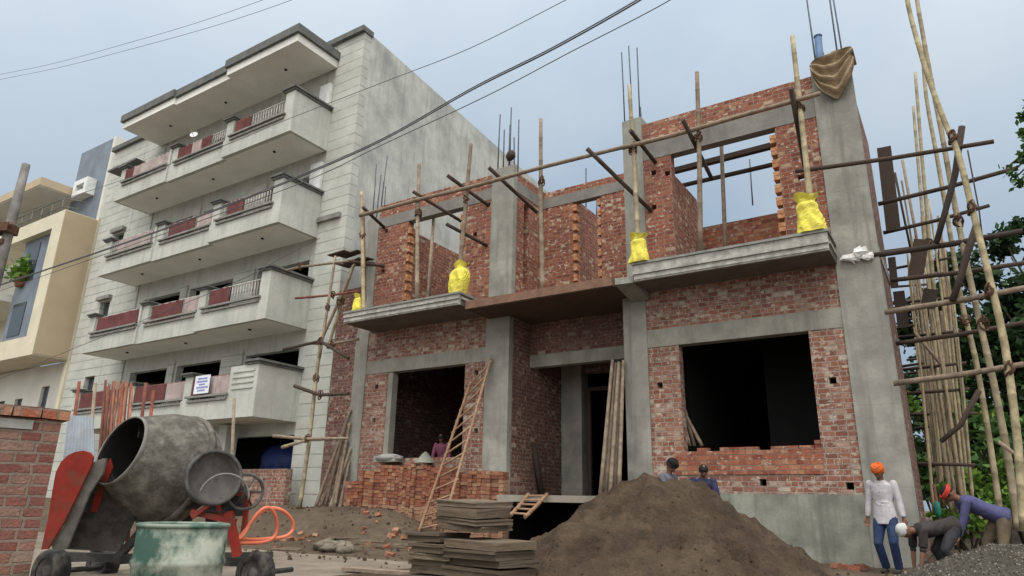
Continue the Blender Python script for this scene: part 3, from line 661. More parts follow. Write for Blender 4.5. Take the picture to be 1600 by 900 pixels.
parts('rear_wall', 'apt', lambda b: (b.box(AX0, AX1-0.27, 31.6, 31.9, 0, 14.58), b.box(AX0, AX0+0.2, YW+0.26, 31.58, 0, 16)), apt)
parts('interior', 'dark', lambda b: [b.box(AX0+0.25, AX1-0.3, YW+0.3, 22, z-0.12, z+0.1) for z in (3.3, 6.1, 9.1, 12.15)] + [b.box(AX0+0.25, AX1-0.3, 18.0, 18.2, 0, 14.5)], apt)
parts('parapet_cornice', 'trim', lambda b: (b.box(-17.3, AX1+0.05, YW-0.2, YW+0.3, 16.1, 16.3), b.box(AX0-0.1, -26.0, YW-0.2, YW+0.3, 15.9, 16.1)), apt)
def parapet(b): b.box(-17.3, AX1-0.26, YW-0.055, YW+0.25, 15.905, 16.09)
part('parapet', 'apt', parapet, apt)
# corner pilaster caps
part('pilaster_cap', 'trim_mid', lambda b: [b.box(-16.5, -15.25, YW-0.17, YW-0.062, z, z+0.16) for z in (9.35,)], apt)
parts('white_pier', 'white', lambda b: [b.box(-16.85, -16.35, YW-0.15, YW-0.01, z, z+1.35) for z in (10.2, 13.2)], apt)
parts('window_hood', 'trim_mid', lambda b: [(b.box(w[0]-0.15, w[1]+0.1, YW-0.22, YW-0.065, w[3]+0.05, w[3]+0.2), b.box(w[0]-0.05, w[1]+0.05, YW-0.15, YW-0.065, w[2]-0.12, w[2])) for w in sw[1:]], apt)
for w in sw:
    part('window', 'glass', lambda b: b.box(w[0], w[1], YW+0.12, YW+0.16, w[2], w[3]), apt)
# roof slab with stepped dark cornice
def roofslab(b):
    for (x0, x1, y0) in ((-19.9, -16.2, 11.85), (-23.2, -19.9, 12.02), (-26.75, -23.2, 11.93)):
        b.box(x0+(0.0 if x0 < -26 else 0.001), x1-0.001, y0, YW-0.07, 15.12, 15.4)
parts('roof_canopy', 'apt_soffit', roofslab, apt)
def cornice(b):
    for (x0, x1, y0) in ((-19.93, -16.1, 11.75), (-23.17, -19.93, 11.92), (-26.85, -23.17, 11.83)):
        b.box(x0+0.001, x1, y0, y0+0.4, 15.402, 15.7); b.box(x0+0.03, x1-0.02, y0+0.06, y0+0.4, 15.28, 15.401) if False else None
    b.box(-16.5, -16.1, 12.152, YW-0.08, 15.402, 15.7); b.box(-26.85, -26.5, 12.235, YW-0.08, 15.402, 15.7)
parts('roof_cornice', 'trim', cornice, apt)
SEC = [(-19.75, -16.25, 12.05), (-23.15, -19.75, 12.17), (-26.55, -23.15, 12.11)]
def balcony(k, z):
    bal = part('balcony', ['apt', 'apt_soffit'], lambda b: balc_body(b, k, z), apt)
    bal['_o'] = apt['_o']
    # caps on posts and on the end wall
    hz = z+1.47
    zt = z+1.34
    yF = SEC[0][2]
    led, post, cap, rail, cur, pink = MB(), MB(), MB(), MB(), MB(), MB()
    first = (k == 0); rails = []
    for si, (x0, x1, y0) in enumerate(SEC):
        l0 = x0+0.42; l1 = x1-(0.42 if si == 0 else 0.1)
        if first and si == 0: l1 = x1-1.3
        led.box(l0-0.1, l1+0.1, y0-0.1, y0-0.003, z+0.66, z+0.72); led.box(l0-0.04, l1+0.04, y0-0.06, y0-0.003, z+0.54, z+0.6)
        post.box(x0+0.04, x0+0.42, y0+0.02, y0+0.34, z+0.62, zt)
        cap.box(x0-0.02, x0+0.48, y0-0.05, y0+0.4, zt+0.002, zt+0.06); cap.box(x0-0.07, x0+0.53, y0-0.1, y0+0.45, zt+0.062, zt+0.11)
        if si: post.box(x1-0.1, x1+0.02, y0+0.03, y0+0.34, z+0.62, zt-0.01)
        rail = MB(); rails.append(rail)
        rail.tube([(l0, y0+0.1, z+1.28), (l1, y0+0.1, z+1.28)], 0.022, 6); rail.tube([(l0, y0+0.1, z+0.76), (l1, y0+0.1, z+0.76)], 0.016, 6)
        n = int((l1-l0)/0.13)
        for i in range(n+1):
            x = l0+(l1-l0)*i/n; rail.tube([(x, y0+0.1, z+0.64), (x, y0+0.1, z+1.28)], 0.012, 5)
        # cloth hung behind the bars
        r = random.Random(k*7+si*3)
        def sheet(mb, xa, xb, zb=z+0.66, zc=z+1.26):
            n = 14; vs = []
            for i in range(n+1):
                xx = xa+(xb-xa)*i/n; yy = y0+0.035+0.028*math.sin(i*1.9+si+k)+r.uniform(-.006, .006)
                vs += [(xx, yy, zb), (xx, yy, zc+r.uniform(-.03, .01)), (xx, yy+0.012, zc), (xx, yy+0.012, zb)]
            fs = []
            for i in range(n):
                a = i*4; fs += [(a, a+4, a+5, a+1), (a+2, a+6, a+7, a+3), (a+1, a+5, a+6, a+2)]
            mb.add(vs, fs)
        L = l1-l0
        conf = {(0, 0): [('r', 0, .45), ('p', .5, 1)], (0, 1): [('r', 0, .6), ('p', .62, 1)], (0, 2): [('r', 0, 1)],
                (1, 0): [('r', .05, .42), ('w', .44, 1)], (1, 1): [('r', .05, .68), ('p', .7, 1)], (1, 2): [('r', .05, 1)],
                (2, 0): [('r', .12, .45), ('w', .47, 1)], (2, 1): [('r', .1, .66), ('p', .68, 1)], (2, 2): [('p', .2, .95)],
                (3, 0): [('r', .03, .36), ('w', .4, .95)], (3, 1): [('r', 0, .3), ('p', .3, .5), ('r', .5, .7)], (3, 2): [('p', .2, 1), ('r', 0, .2)]}[(k, si)]
        for c, a, e in conf:
            if c != 'w': sheet(cur if c == 'r' else pink, l0+L*a, l0+L*e)
    # end wall moulding
    for dz, o_ in ((0.0, 0.05), (0.07, 0.1)):
        cap.box(SEC[0][1]-0.46-o_, SEC[0][1]+o_, yF-o_, yF+0.2, hz+dz+0.002, hz+dz+0.065)
        cap.box(SEC[0][1]-0.12-o_, SEC[0][1]+o_, yF+0.202, YW-0.065, hz+dz+0.002, hz+dz+0.065)
    for mb, nm, mt in ((led, 'ledge', 'trim_mid'), (post, 'post', 'apt'), (cap, 'coping', 'trim'), (cur, 'curtain', 'redcloth'), (pink, 'curtain', 'pinkcloth')):
        for q in mb.split():
            o = q.build(nm, mt, bal)
            if mt == 'pinkcloth': o['label'] = 'faded pink curtain on the balcony bars'
    for mb in rails: mb.build('railing', 'iron' if k else 'rust', bal)
def balc_body(b, k, z):
    for si, (x0, x1, y0) in enumerate(SEC):
        b.box(x0+0.001, x1-0.001, y0, y0+0.14, z, z+0.62)
        b.box(x0+0.001, x1-0.001, y0+0.142, YW-0.075, z+0.002, z+0.16, 1)
    x1 = SEC[0][1]; yF = SEC[0][2]
    b.box(x1-(1.25 if k == 0 else 0.42), x1-0.001, yF+0.001, yF+0.139, z+0.622, z+1.47)
    b.box(x1-0.12, x1, yF+0.141, YW-0.065, z-0.001, z+1.47)
    if k == 0:
        for i in range(4): b.box(x1-1.1, x1-0.15, yF-0.03, yF-0.001, z+0.8+i*0.16, z+0.86+i*0.16)
    b.box(SEC[2][0]-0.1, SEC[2][0], SEC[2][2], YW-0.08, z, z+0.66)
    b.box(SEC[2][0]-0.1, SEC[2][0], SEC[2][2]+0.4, YW-0.08, z+0.66, z+1.3)
for k, z in enumerate(SF): balcony(k, z)
def spots(b):
    for z in SF[1:]+[15.12]:
        for x, y in ((-17.8, 12.7), (-21.4, 12.9), (-24.8, 12.8)): b.lathe([(0, 0.05), (-0.03, 0.05)], (x, y, z-0.001), (0, 0, 1), 10, cap1=True, cap0=True)
parts('ceiling_fitting', 'dark', spots, apt)
parts('parking_pillar', 'apt', lambda b: (b.box(-18.9, -18.5, 12.9, 13.3, 0, 3.05), b.box(-21.55, -20.95, YW-0.1, YW-0.01, 0, 3.05)), apt)
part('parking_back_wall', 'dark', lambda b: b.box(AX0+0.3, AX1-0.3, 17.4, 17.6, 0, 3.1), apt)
# things on the balconies
b = MB(); b.box(-18.98, -18.26, 11.93, 11.945, 3.86, 4.4); b2 = MB()
ban = b.build('banner', 'paper', origin=(-18.6, 11.94, 3.8)); tag(ban, 'white printed banner hanging on the lowest balcony railing', 'banner')
for i in range(5):
    w = [0.5, 0.62, 0.3, 0.56, 0.4][i]; z = 4.33-i*0.088; w *= .85; x = -18.62-w/2; r = random.Random(i)
    b2 = MB()
    while x < -18.62+w/2:
        q = r.uniform(0.03, 0.08); b2.box(x, x+q, 11.925, 11.929, z-0.05, z); x += q+0.02
    b2.build('text_line', 'ink', ban)
def dish(x, y, z, lab):
    t = thing('satellite_dish', lab, 'satellite dish', (x, y, z))
    MB().lathe([(0.0, 0.0), (0.012, 0.07), (0.04, 0.14)], (x, y, z+0.25), (0.5, -0.8, 0.35), 18).build('reflector', 'white', t)
    MB().tube([(x, y+0.03, z), (x, y+0.03, z+0.25)], 0.02, 6).tube([(x, y, z+.2), (x+.12, y-.22, z+.34)], 0.012, 5).build('mast', 'iron', t)
dish(-22.0, 12.25, 13.33, 'small white satellite dish on the topmost balcony railing')
b = MB(); b.box(-28.2, -27.4, YW-0.5, YW-0.1, 13.35, 13.9); ac = b.build('air_conditioner', 'white', origin=(-27.8, YW-.3, 13.35)); tag(ac, 'white outdoor air conditioner box high on the grey apartment wall', 'air conditioner')
b = MB(); b.lathe([(0, 0.2), (-0.02, 0.2), (-0.02, 0.05)], (-27.8, YW-0.502, 13.62), (0, 1, 0), 18, cap0=True); b.build('fan_grille', 'steel_dark', ac)
o = MB().box(-29.4, -27.2, YW-0.75, YW-0.07, 14.3, 14.38).build('window_hood', 'trim', apt)
# low brick wall in front of the car park, blue tarpaulin
b = MB(); b.wall('y', 12.9, 13.1, -22.0, -15.6, -0.3, 1.75, [(-19.55, -18.95, -0.3, 1.35), (-18.15, -17.5, -0.3, 1.35)])
lw = b.build('low_brick_wall', 'brick_pale', origin=(-19, 13, 0)); tag(lw, 'low unplastered brick wall under the dark car park of the apartments', 'wall')
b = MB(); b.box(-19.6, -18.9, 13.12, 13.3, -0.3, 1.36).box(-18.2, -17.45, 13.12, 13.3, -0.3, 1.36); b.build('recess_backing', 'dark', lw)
b = MB(); b.ball((-17.9, 14.6, 2.0), (0.95, 0.5, 0.62), 16, 0, 0.09, rnd); tag(b.build('blue_tarpaulin', 'bluetarp', origin=(-17.9, 14.6, 1.5)), 'crumpled dark blue tarpaulin heap inside the car park', 'tarpaulin')

# ------------------------------------------------------------------ cream house at the far left
ch = thing('cream_house', 'cream and slate house with terrace beyond the apartment block', 'building', (-36, 13, 0))
CX = -31.2; CY = 12.35
part('projecting_box', ['cream', 'tan', 'creamwhite'], lambda b: (
    b.box(CX-0.9, CX, CY, 13.85, 6.35, 12.75), b.box(-46, CX-0.9, CY, 13.8, 12.05, 12.75), b.box(-46, CX-0.9, CY, 13.8, 6.35, 7.2)), ch)
part('side_panel', 'tan', lambda b: b.box(CX+0.002, CX+0.03, CY+0.002, 13.7, 6.4, 12.7), ch)
part('box_edge', 'cream', lambda b: b.box(CX-0.2, CX+0.06, 13.71, 14.0, 2.0, 12.85), ch)
part('glazing', 'slate', lambda b: b.box(-35.2, CX-0.9, CY+0.3, CY+0.5, 7.2, 12.05), ch)
parts('window', 'glass', lambda b: (b.box(-34.8, -33.6, CY+0.27, CY+0.299, 7.5, 9.0), b.box(-34.8, -33.6, CY+0.27, CY+0.299, 10.0, 11.8)), ch)
part('recess_wall', 'creamwhite', lambda b: b.box(-46, -35.2, 14.2, 14.4, 6, 12.05), ch)
parts('balcony_slab', 'creamwhite', lambda b: (b.box(-46, -35.3, CY-0.3, 14.2, 9.2, 9.55), b.box(-46, -35.3, CY-0.35, CY-0.2, 9.552, 9.8)), ch)
part('lower_wall', 'creamwhite', lambda b: b.wall('y', 13.86, 14.1, -46, AX0-0.05, 0, 6.34, [(-33.3, -32.6, 4.1, 5.4), (-37.4, -36.6, 3.6, 5.0), (-39.4, -38.6, 3.6, 5.0), (-35.6, -34.9, 3.6, 5.0)]), ch)
for x0, x1, z0, z1 in ((-33.3, -32.6, 4.1, 5.4), (-37.4, -36.6, 3.6, 5.0), (-39.4, -38.6, 3.6, 5.0), (-35.6, -34.9, 3.6, 5.0)):
    part('window', 'glass', lambda b: b.box(x0, x1, 13.98, 14.02, z0, z1), ch)
part('window_ledge', 'slate', lambda b: b.box(-33.6, -32.3, 13.7, 13.855, 3.9, 4.0), ch)
part('upper_wall', 'creamwhite', lambda b: b.wall('y', 16.5, 16.7, -52, -38.5, 12.4, 17.6, [(-44, -42, 12.8, 16.2)]), ch)
part('upper_window', 'glass', lambda b: b.box(-44, -42, 16.58, 16.62, 12.8, 16.2), ch)
RC = atY(65, 276, 14.0)
part('roof_canopy', ['tan', 'creamwhite'], lambda b: (b.box(-60, RC.x, 14.0, 18.6, RC.z-0.45, RC.z), b.box(-60, RC.x-0.05, 14.05, 18.5, RC.z-0.5, RC.z-0.452, 1)), ch)
def rail(b):
    for z in (13.1, 13.5, 13.9): b.tube([(-46, 12.9, z), (-33.0, 12.9, z), (-32.6, 13.6, z)], 0.03, 5)
    for i in range(14): b.tube([(-46+i, 12.9, 12.74), (-46+i, 12.9, 13.9)], 0.03, 5)
part('terrace_railing', 'trim', rail, ch)
TWa = atY(128, 240, 16.0); TWb = atY(178, 218, 16.0); TWc = atY(160, 330, 16.0)
part('tower', 'slate', lambda b: b.box(TWa.x, TWb.x, 16.0, 19, 10, TWa.z), ch)
part('tower_side', 'creamwhite', lambda b: b.box(TWb.x+0.002, TWb.x+0.25, 15.98, 19, 8, TWa.z+0.05), ch)
wa = atY(122, 303, 15.8); wb = atY(147, 276, 15.8)
def sqwin(b):
    x0, x1, z0, z1 = wa.x, wb.x, wa.z-0.35, wb.z-0.1
    w = 0.28
    b.box(x0, x1, 15.5, 15.99, z1-w, z1); b.box(x0, x1, 15.5, 15.99, z0, z0+w); b.box(x0, x0+w, 15.5, 15.99, z0+w+.001, z1-w-.001); b.box(x1-w, x1, 15.5, 15.99, z0+w+.001, z1-w-.001)
part('window_frame', 'white', sqwin, ch)
part('tower_window', 'glass', lambda b: b.box(wa.x+0.2, wb.x-0.2, 15.93, 15.985, wa.z-0.1, wb.z-0.3), ch)

def leaves(mb, pts, size, rg, droop=0.0):
    for p in pts:
        a = Vector((rg.gauss(0, 1), rg.gauss(0, 1), rg.gauss(0, 0.6))).normalized()
        n = a.cross(Vector((rg.gauss(0, 1), rg.gauss(0, 1), rg.gauss(0, 1)))).normalized()
        s = size*rg.uniform(0.6, 1.4); p = Vector(p)
        mb.v += [tuple(p), tuple(p+a*s*0.5+n*s*0.28), tuple(p+a*s), tuple(p+a*s*0.5-n*s*0.28)]
        k = len(mb.v); mb.f.append((k-4, k-3, k-2, k-1)); mb.mi.append(0); mb.sm.append(False)
def clump_pts(c, r, n, rg, shell=0.45):
    out = []
    c = Vector(c); r = Vector(r) if not isinstance(r, (int, float)) else Vector((r, r, r))
    for _ in range(n):
        d = Vector((rg.gauss(0, 1), rg.gauss(0, 1), rg.gauss(0, 1))).normalized()*(rg.uniform(shell, 1.0))
        out.append((c.x+d.x*r.x, c.y+d.y*r.y, c.z+d.z*r.z))
    return out
pp = atY(25, 425, 12.3)
pt = thing('potted_plant', 'bright green potted plant on the cream house balcony', 'plant', (pp.x, 12.6, 9.8))
MB().lathe([(0, 0.22), (0.45, 0.3)], (pp.x, 12.6, 9.8), (0, 0, 1), 16, cap0=True, cap1=True).build('pot', 'pot', pt)
b = MB(); rg = random.Random(5); leaves(b, clump_pts((pp.x, 12.6, pp.z+0.1), (0.75, 0.6, 0.7), 420, rg, 0.1), 0.3, rg); b.build('foliage', 'leaf_bright', pt)
b = MB(); b.tube([(pp.x, 12.6, 10.2), (pp.x, 12.6, pp.z)], 0.04, 6); b.build('stem', 'bark', pt)

# ------------------------------------------------------------------ foreground: boundary wall
EX = Vector((Rt.x, Rt.y, 0)).normalized(); EY = Vector((Wd.x, Wd.y, 0)).normalized(); EZ = Vector((0, 0, 1))
A = atZ(-190, 598, 1.72); B = atZ(103, 630, 1.70)
bw = thing('boundary_wall', 'old red brick boundary wall with bright brick coping at the left edge', 'wall', (B.x, B.y, 0))
wd = (B-A); wd.z = 0; L = wd.length; wd.normalize(); wn = Vector((-wd.y, wd.x, 0))
if wn.dot(EY) < 0: wn = -wn
def slab(b, s0, s1, n0, n1, z0, z1, mi=0):
    c = A.xy.to_3d()+wd*((s0+s1)/2)+wn*((n0+n1)/2)+EZ*((z0+z1)/2)
    b.obox(c, wd*(s1-s0)/2, wn*(n1-n0)/2, EZ*(z1-z0)/2, mi)
def bwl(b):
    rg = random.Random(2)
    slab(b, 0, L, 0, 0.24, -0.3, 1.55)
part('masonry', 'brick_wall', bwl, bw)
b = MB(); slab(b, L-1.05, L-0.2, -0.015, 0.2, 1.46, 1.535); b.build('stone_slab', 'lime', bw)
rg = random.Random(12); s = 0.0
b = MB()
while s < L-0.12:
    w = rg.uniform(0.2, 0.24); z = 1.556+rg.uniform(0, .006)
    c = A.xy.to_3d()+wd*(s+w/2)+wn*(0.1+rg.uniform(-.01, .01))+EZ*(z+0.04)
    q = rg.uniform(-.03, .03); d = (wd+EZ*q).normalized()
    b.obox(c, d*(w/2-0.006), wn*0.14, EZ*0.042); s += w
b.build('coping', 'brick_new', bw)

# galvanised sheet beside the wall
t = thing('metal_sheet', 'grey corrugated metal sheet standing behind the concrete mixer', 'sheet', atW(124, 770, 10.0))
P = [atW(92, 768, 10.0), atW(150, 768, 10.3), atW(146, 652, 10.3), atW(106, 648, 10.0)]
b = MB(); n = 72; vs = []
for i in range(n+1):
    f = i/n; o_ = -EY*(0.009*math.sin(f*2*PI*9))
    vs += [P[0].lerp(P[1], f)+o_, P[3].lerp(P[2], f)+o_, P[3].lerp(P[2], f)+o_+EY*.006, P[0].lerp(P[1], f)+o_+EY*.006]
fs = []
for i in range(n):
    a = i*4; fs += [(a, a+4, a+5, a+1), (a+2, a+6, a+7, a+3), (a+1, a+5, a+6, a+2)]
b.add(vs, fs, 0, True); b.build('sheet', 'zinc', t)

# ------------------------------------------------------------------ concrete mixer
mx = thing('concrete_mixer', 'tilting drum concrete mixer with red feed hopper and cement caked drum', 'concrete mixer', atW(240, 870, 8.2)*1.0)
mo = atW(188, 703, 7.62); bk = atW(320, 754, 8.45); ax = (bk-mo).normalized()
b = MB(); rg = random.Random(4)
b.lathe([(0, .385), (.03, .4), (.2, .49), (.42, .595), (.55, .625), (.75, .625), (.84, .61), (.98, .5), (1.1, .36), (1.16, .15)], mo, ax, 48, 0, True, cap1=True, jit=0.008, rg=rg)
drum = b.build('drum', 'drum', mx)
b = MB(); b.lathe([(0, .37), (.2, .46), (.55, .595), (.9, .52), (1.08, .2)], mo+ax*0.012, ax, 40, 0, True, cap1=True); b.build('drum_lining', 'drum_in', drum)
b = MB(); b.lathe([(-.005, .376), (-.015, .385), (-.005, .398), (.015, .402), (.03, .397)], mo, ax, 48); b.build('rim', 'steel_grey', drum)
b = MB(); b.lathe([(0.66, .63), (0.66, .665), (.73, .665), (.73, .63)], mo, ax, 60); b.build('ring_gear', 'drum', drum)
for k in range(3):
    b = MB(); a0 = k*2.1; u = ax.cross(EZ).normalized(); w = ax.cross(u)
    d = u*math.cos(a0)+w*math.sin(a0)
    b.obox(mo+ax*.5+d*.36, ax*.3, d*.1, ax.cross(d)*.01); b.build('mixing_blade', 'drum_in', drum)
# round gear cover
gc = atW(333, 747, 7.5); gn = (-EY*0.8+EX*0.58+EZ*0.12).normalized()
b = MB(); b.lathe([(-.05, .29), (.03, .3), (.05, .29), (.05, .265), (-.01, .24), (-.05, .18), (-.06, .08), (-.06, .001)], gc, gn, 40, 0, True, cap0=True)
gcv = b.build('gear_cover', 'steel_mid', mx)
b = MB(); b.tube([gc+gn*.05+(gn.cross(EZ).normalized()*math.cos(2*PI*i/40)+gn.cross(gn.cross(EZ)).normalized()*math.sin(2*PI*i/40))*.28 for i in range(41)], .022, 8, cap=False); b.build('cover_rim', 'steel_dark', gcv)
b = MB(); b.tube([gc-gn*.05, bk-ax*.05], 0.06, 12); b.build('drum_shaft', 'steel_dark', mx)
def prism(b, pxs, w0, th, mi=0):
    f = [atW(x, y, w0) for x, y in pxs]; k = [p+EY*th for p in f]; n = len(f)
    b.add(f+k, [tuple(range(n)), tuple(reversed(range(n, 2*n)))]+[(i, i+n, (i+1) % n+n, (i+1) % n) for i in range(n)], mi)
hp = MB(); prism(hp, [(140, 707), (130, 704), (117, 706), (105, 712), (95, 722), (87, 738), (82, 765), (75, 810), (64, 859), (74, 858), (100, 815), (122, 770), (143, 726), (145, 714)], 7.2, 0.03)
hp = hp.build('hopper', 'red', mx)
b = MB(); prism(b, [(146, 722), (120, 775), (98, 824), (80, 852), (84, 862), (104, 858), (140, 770), (160, 740), (166, 716)], 7.24, 0.03); b.build('hopper_lip', 'steel_grey', hp)
b = MB(); prism(b, [(160, 716), (104, 858), (185, 862), (215, 800), (188, 770), (170, 735)], 7.6, 0.03); b.build('hopper_floor', 'steel_dark', hp)
b = MB(); f = [atW(146, 722, 7.25), atW(86, 861, 7.25), atW(104, 858, 7.62), atW(162, 716, 7.62)]
b.add([*f, *[p+EX*.012+EZ*.0 for p in f]], [(0, 1, 2, 3), (7, 6, 5, 4), (0, 4, 5, 1), (2, 6, 7, 3), (0, 3, 7, 4), (1, 5, 6, 2)]); b.build('hopper_tray', 'tray', hp)
b = MB(); prism(b, [(158, 738), (172, 716), (176, 730), (150, 800), (141, 800)], 7.58, 0.018); b.build('hopper_stripe', 'red', hp)
# frame
fr = MB()
def bar(b, p, q, r=0.035, mi=0):
    p, q = Vector(p), Vector(q); d = (q-p); u = d.cross(EZ if abs(d.normalized().z) < .9 else EX).normalized(); w = d.normalized().cross(u)
    b.obox((p+q)/2, d/2, u*r, w*r, mi)
bar(fr, atW(78, 868, 7.9), atW(425, 880, 7.9), .045); bar(fr, atW(90, 872, 8.7), atW(425, 868, 8.7), .045)
for x in (100, 200, 300, 400): bar(fr, atW(x, 872, 7.9), atW(x+8, 868, 8.7), .03)
bar(fr, atW(215, 872, 8.5), atW(235, 800, 8.5), .05); bar(fr, atW(330, 872, 8.5), atW(330, 760, 8.5), .05); bar(fr, atW(185, 870, 7.9), atW(238, 812, 8.0), .04)
bar(fr, atW(260, 872, 8.1), atW(300, 800, 8.2), .04)
fr.build('chassis', 'steel_dark', mx)
b = MB(); b.tube([atW(195, 790, 7.7), atW(225, 822, 7.75), atW(275, 815, 7.8), atW(315, 785, 7.9)], .035, 10); b.build('cradle', 'steel_grey', mx)
rf = MB()
bar(rf, atW(357, 800, 7.6), atW(371, 868, 7.6), .04); bar(rf, atW(300, 800, 7.7), atW(368, 815, 7.6), .03); bar(rf, atW(335, 760, 7.7), atW(348, 812, 7.7), .03)
bar(rf, atW(310, 768, 7.75), atW(392, 772, 7.75), .022); bar(rf, atW(388, 770, 7.8), atW(380, 835, 7.8), .025); bar(rf, atW(300, 808, 7.6), atW(355, 770, 7.7), .022)
rf.build('red_frame', 'red', mx)
eng = MB(); c = atW(352, 782, 7.85)
eng.obox(c, EX*.17, EY*.14, EZ*.17).obox(c+EZ*.22, EX*.1, EY*.1, EZ*.06)
for i in range(6): eng.obox(c+EZ*(-.12+i*.05), EX*.185, EY*.155, EZ*.007)
eng = eng.build('engine', 'steel_dark', mx)
b = MB(); b.tube([c+EZ*.27, c+EZ*.36, c+EZ*.38+EX*.1], .03, 8); b.build('exhaust', 'steel_grey', eng)
def ring(b, c, n, R, r, m=36, arc=2*PI, a0=0):
    n = n.normalized(); u = n.cross(EZ).normalized(); w = n.cross(u)
    b.tube([c+(u*math.cos(a0+arc*i/m)+w*math.sin(a0+arc*i/m))*R for i in range(m+1)], r, 7, cap=arc < 6.28)
fw = MB(); c2 = atW(383, 768, 7.7); nn = (-EY+EX*.5)
ring(fw, c2, nn, .19, .018)
for k in range(3):
    a = k*PI/3; u = nn.normalized().cross(EZ).normalized(); w = nn.normalized().cross(u); d = u*math.cos(a)+w*math.sin(a); fw.tube([c2-d*.19, c2+d*.19], .012, 6)
fw.build('flywheel', 'steel_dark', mx)
b = MB(); ring(b, atW(350, 778, 7.35), nn, .25, .011, 24, PI*0.95, PI*0.98); b.build('belt_guard', 'steel_grey', mx)
def wheel(px, py, w, R, nm):
    c = atW(px, py, w); a = (EX*.42+EY*.9).normalized()
    b = MB(); b.lathe([(-.07, R*.62), (-.085, R*.8), (-.07, R*.95), (-.03, R), (.05, R), (.09, R*.95), (.1, R*.8), (.085, R*.62)], c, a, 36)
    wh = b.build('wheel', 'rubber', mx)
    b = MB(); b.lathe([(-.06, R*.62), (-.05, R*.5), (-.01, R*.3), (-.05, R*.28), (-.06, R*.1), (-.06, .001)], c, a, 28); b.lathe([(-.06, R*.62), (.08, R*.62)], c, a, 28); b.build('rim', 'steel_dark', wh)
    b = MB(); b.tube([c, c+a*0.6], .03, 8); b.build('axle', 'steel_dark', wh)
wheel(78, 893, 7.6, .235, 0); wheel(398, 896, 7.7, .23, 1); wheel(160, 880, 8.9, .235, 2)

# orange hose looping out of the mixer
def spline(pts, n=8):
    out = []; P = [Vector(p) for p in pts]
    for i in range(len(P)-1):
        p0, p1, p2, p3 = P[max(i-1, 0)], P[i], P[i+1], P[min(i+2, len(P)-1)]
        for k in range(n):
            t = k/n; out.append(0.5*((2*p1)+(-p0+p2)*t+(2*p0-5*p1+4*p2-p3)*t*t+(-p0+3*p1-3*p2+p3)*t**3))
    return out+[P[-1]]
hp = [(362, 846, 7.6), (378, 838, 7.7), (396, 812, 7.9), (418, 795, 8.1), (440, 797, 8.2), (456, 812, 8.3), (457, 828, 8.3), (446, 838, 8.2), (425, 841, 8.1), (395, 843, 7.9), (364, 840, 7.6)]
hp2 = [(362, 850, 7.6), (380, 832, 7.75), (400, 805, 7.9), (417, 793, 8.0), (429, 803, 8.1), (433, 822, 8.15), (427, 840, 8.1), (405, 848, 7.95), (362, 848, 7.6)]
b = MB(); b.tube(spline([atW(*p) for p in hp]), .021, 8).tube(spline([atW(*p) for p in hp2]), .021, 8)
tag(b.build('hose', 'hose', origin=atW(400, 848, 7.9)), 'bright orange hose curled in loops beside the mixer engine', 'hose')

# green barrel
c = atW(289, 814, 4.85); c.z = 0
ba = thing('oil_drum', 'open green steel barrel with flaking paint in front of the mixer', 'barrel', (c.x, c.y, -0.02))
zt = 0.775; R = 0.293
b = MB(); b.lathe([(-.02, R), (.2, R), (.22, R+.012), (.245, R+.012), (.265, R), (.49, R), (.51, R+.012), (.535, R+.012), (.555, R), (zt-.02, R), (zt-.02, R-.015), (.3, R-.015), (.29, .001)], c, EZ, 48); b.build('shell', 'green', ba)
b = MB(); 
b.tube([c+Vector((math.cos(2*PI*i/48)*R, math.sin(2*PI*i/48)*R, zt-.012)) for i in range(49)], .014, 8, cap=False); b.build('rim', 'greenrim', ba)

# ------------------------------------------------------------------ shuttering boards in stacks
proto = {}
def board(x, y, z, rot, lab, grp, sx, sy, sz, tilt, seed):
    rg = random.Random(seed); key = (sx, sy, seed % 5)
    if key not in proto:
        b = MB(); c = rg.uniform(.004, .02)
        b.box(-sx/2, sx/2, -sy/2, sy/2, 0, .3); b.box(-sx/2+c, sx/2-c*rg.random(), -sy/2+c, sy/2-c, .3005, .68); b.box(-sx/2+rg.uniform(-.02, .02), sx/2, -sy/2, sy/2+rg.uniform(-.02, .02), .6805, 1)
        me = b.mesh('board')
        for v in me.vertices: v.co.x += rg.uniform(-.006, .006); v.co.y += rg.uniform(-.006, .006)
        me.materials.append(M['board']); proto[key] = me
    o = bpy.data.objects.new('shuttering_board', proto[key]); COL.objects.link(o)
    q = Quaternion(EX, tilt[0]) @ Quaternion(EY, tilt[1]) @ Quaternion(EZ, rot)
    o.location = (x, y, z); o.rotation_euler = q.to_euler(); o.scale = (rg.uniform(.95, 1.05), rg.uniform(.95, 1.05), sz)
    tag(o, lab, 'board', grp)
base_rot = math.radians(33.1)+math.radians(50)
def stack(px, w, z0, n, lab_top, lab, grp, sx, sy, sz, jit, rj, tilt=0.0):
    rg = random.Random(px); c = atW(px, 820, w); z = z0
    for i in range(n):
        h = sz*rg.uniform(.7, 1.45)
        board(c.x+rg.uniform(-jit, jit), c.y+rg.uniform(-jit, jit), z, base_rot+rg.uniform(-rj, rj), lab_top if i == n-1 else lab, grp, sx, sy, h, (tilt+rg.uniform(-.02, .02), rg.uniform(-.02, .02)), px+i*3)
        z += h+rg.uniform(.006, .018)
    return z
zA = stack(766, 8.55, 0.0, 5, 'topmost board of the wide low stack at the foot of the sand heap', 'weathered shuttering board in the wide low stack beside the sand heap', 'shuttering boards in the wide low stack', .72, .88, .085, .04, .09)
zB = stack(690, 8.95, 0.0, 6, 'topmost board of the dark ragged stack below the ladder', 'dark splintered shuttering board in the ragged stack nearest the ladder', 'shuttering boards in the dark ragged stack', .58, .62, .08, .1, .25)
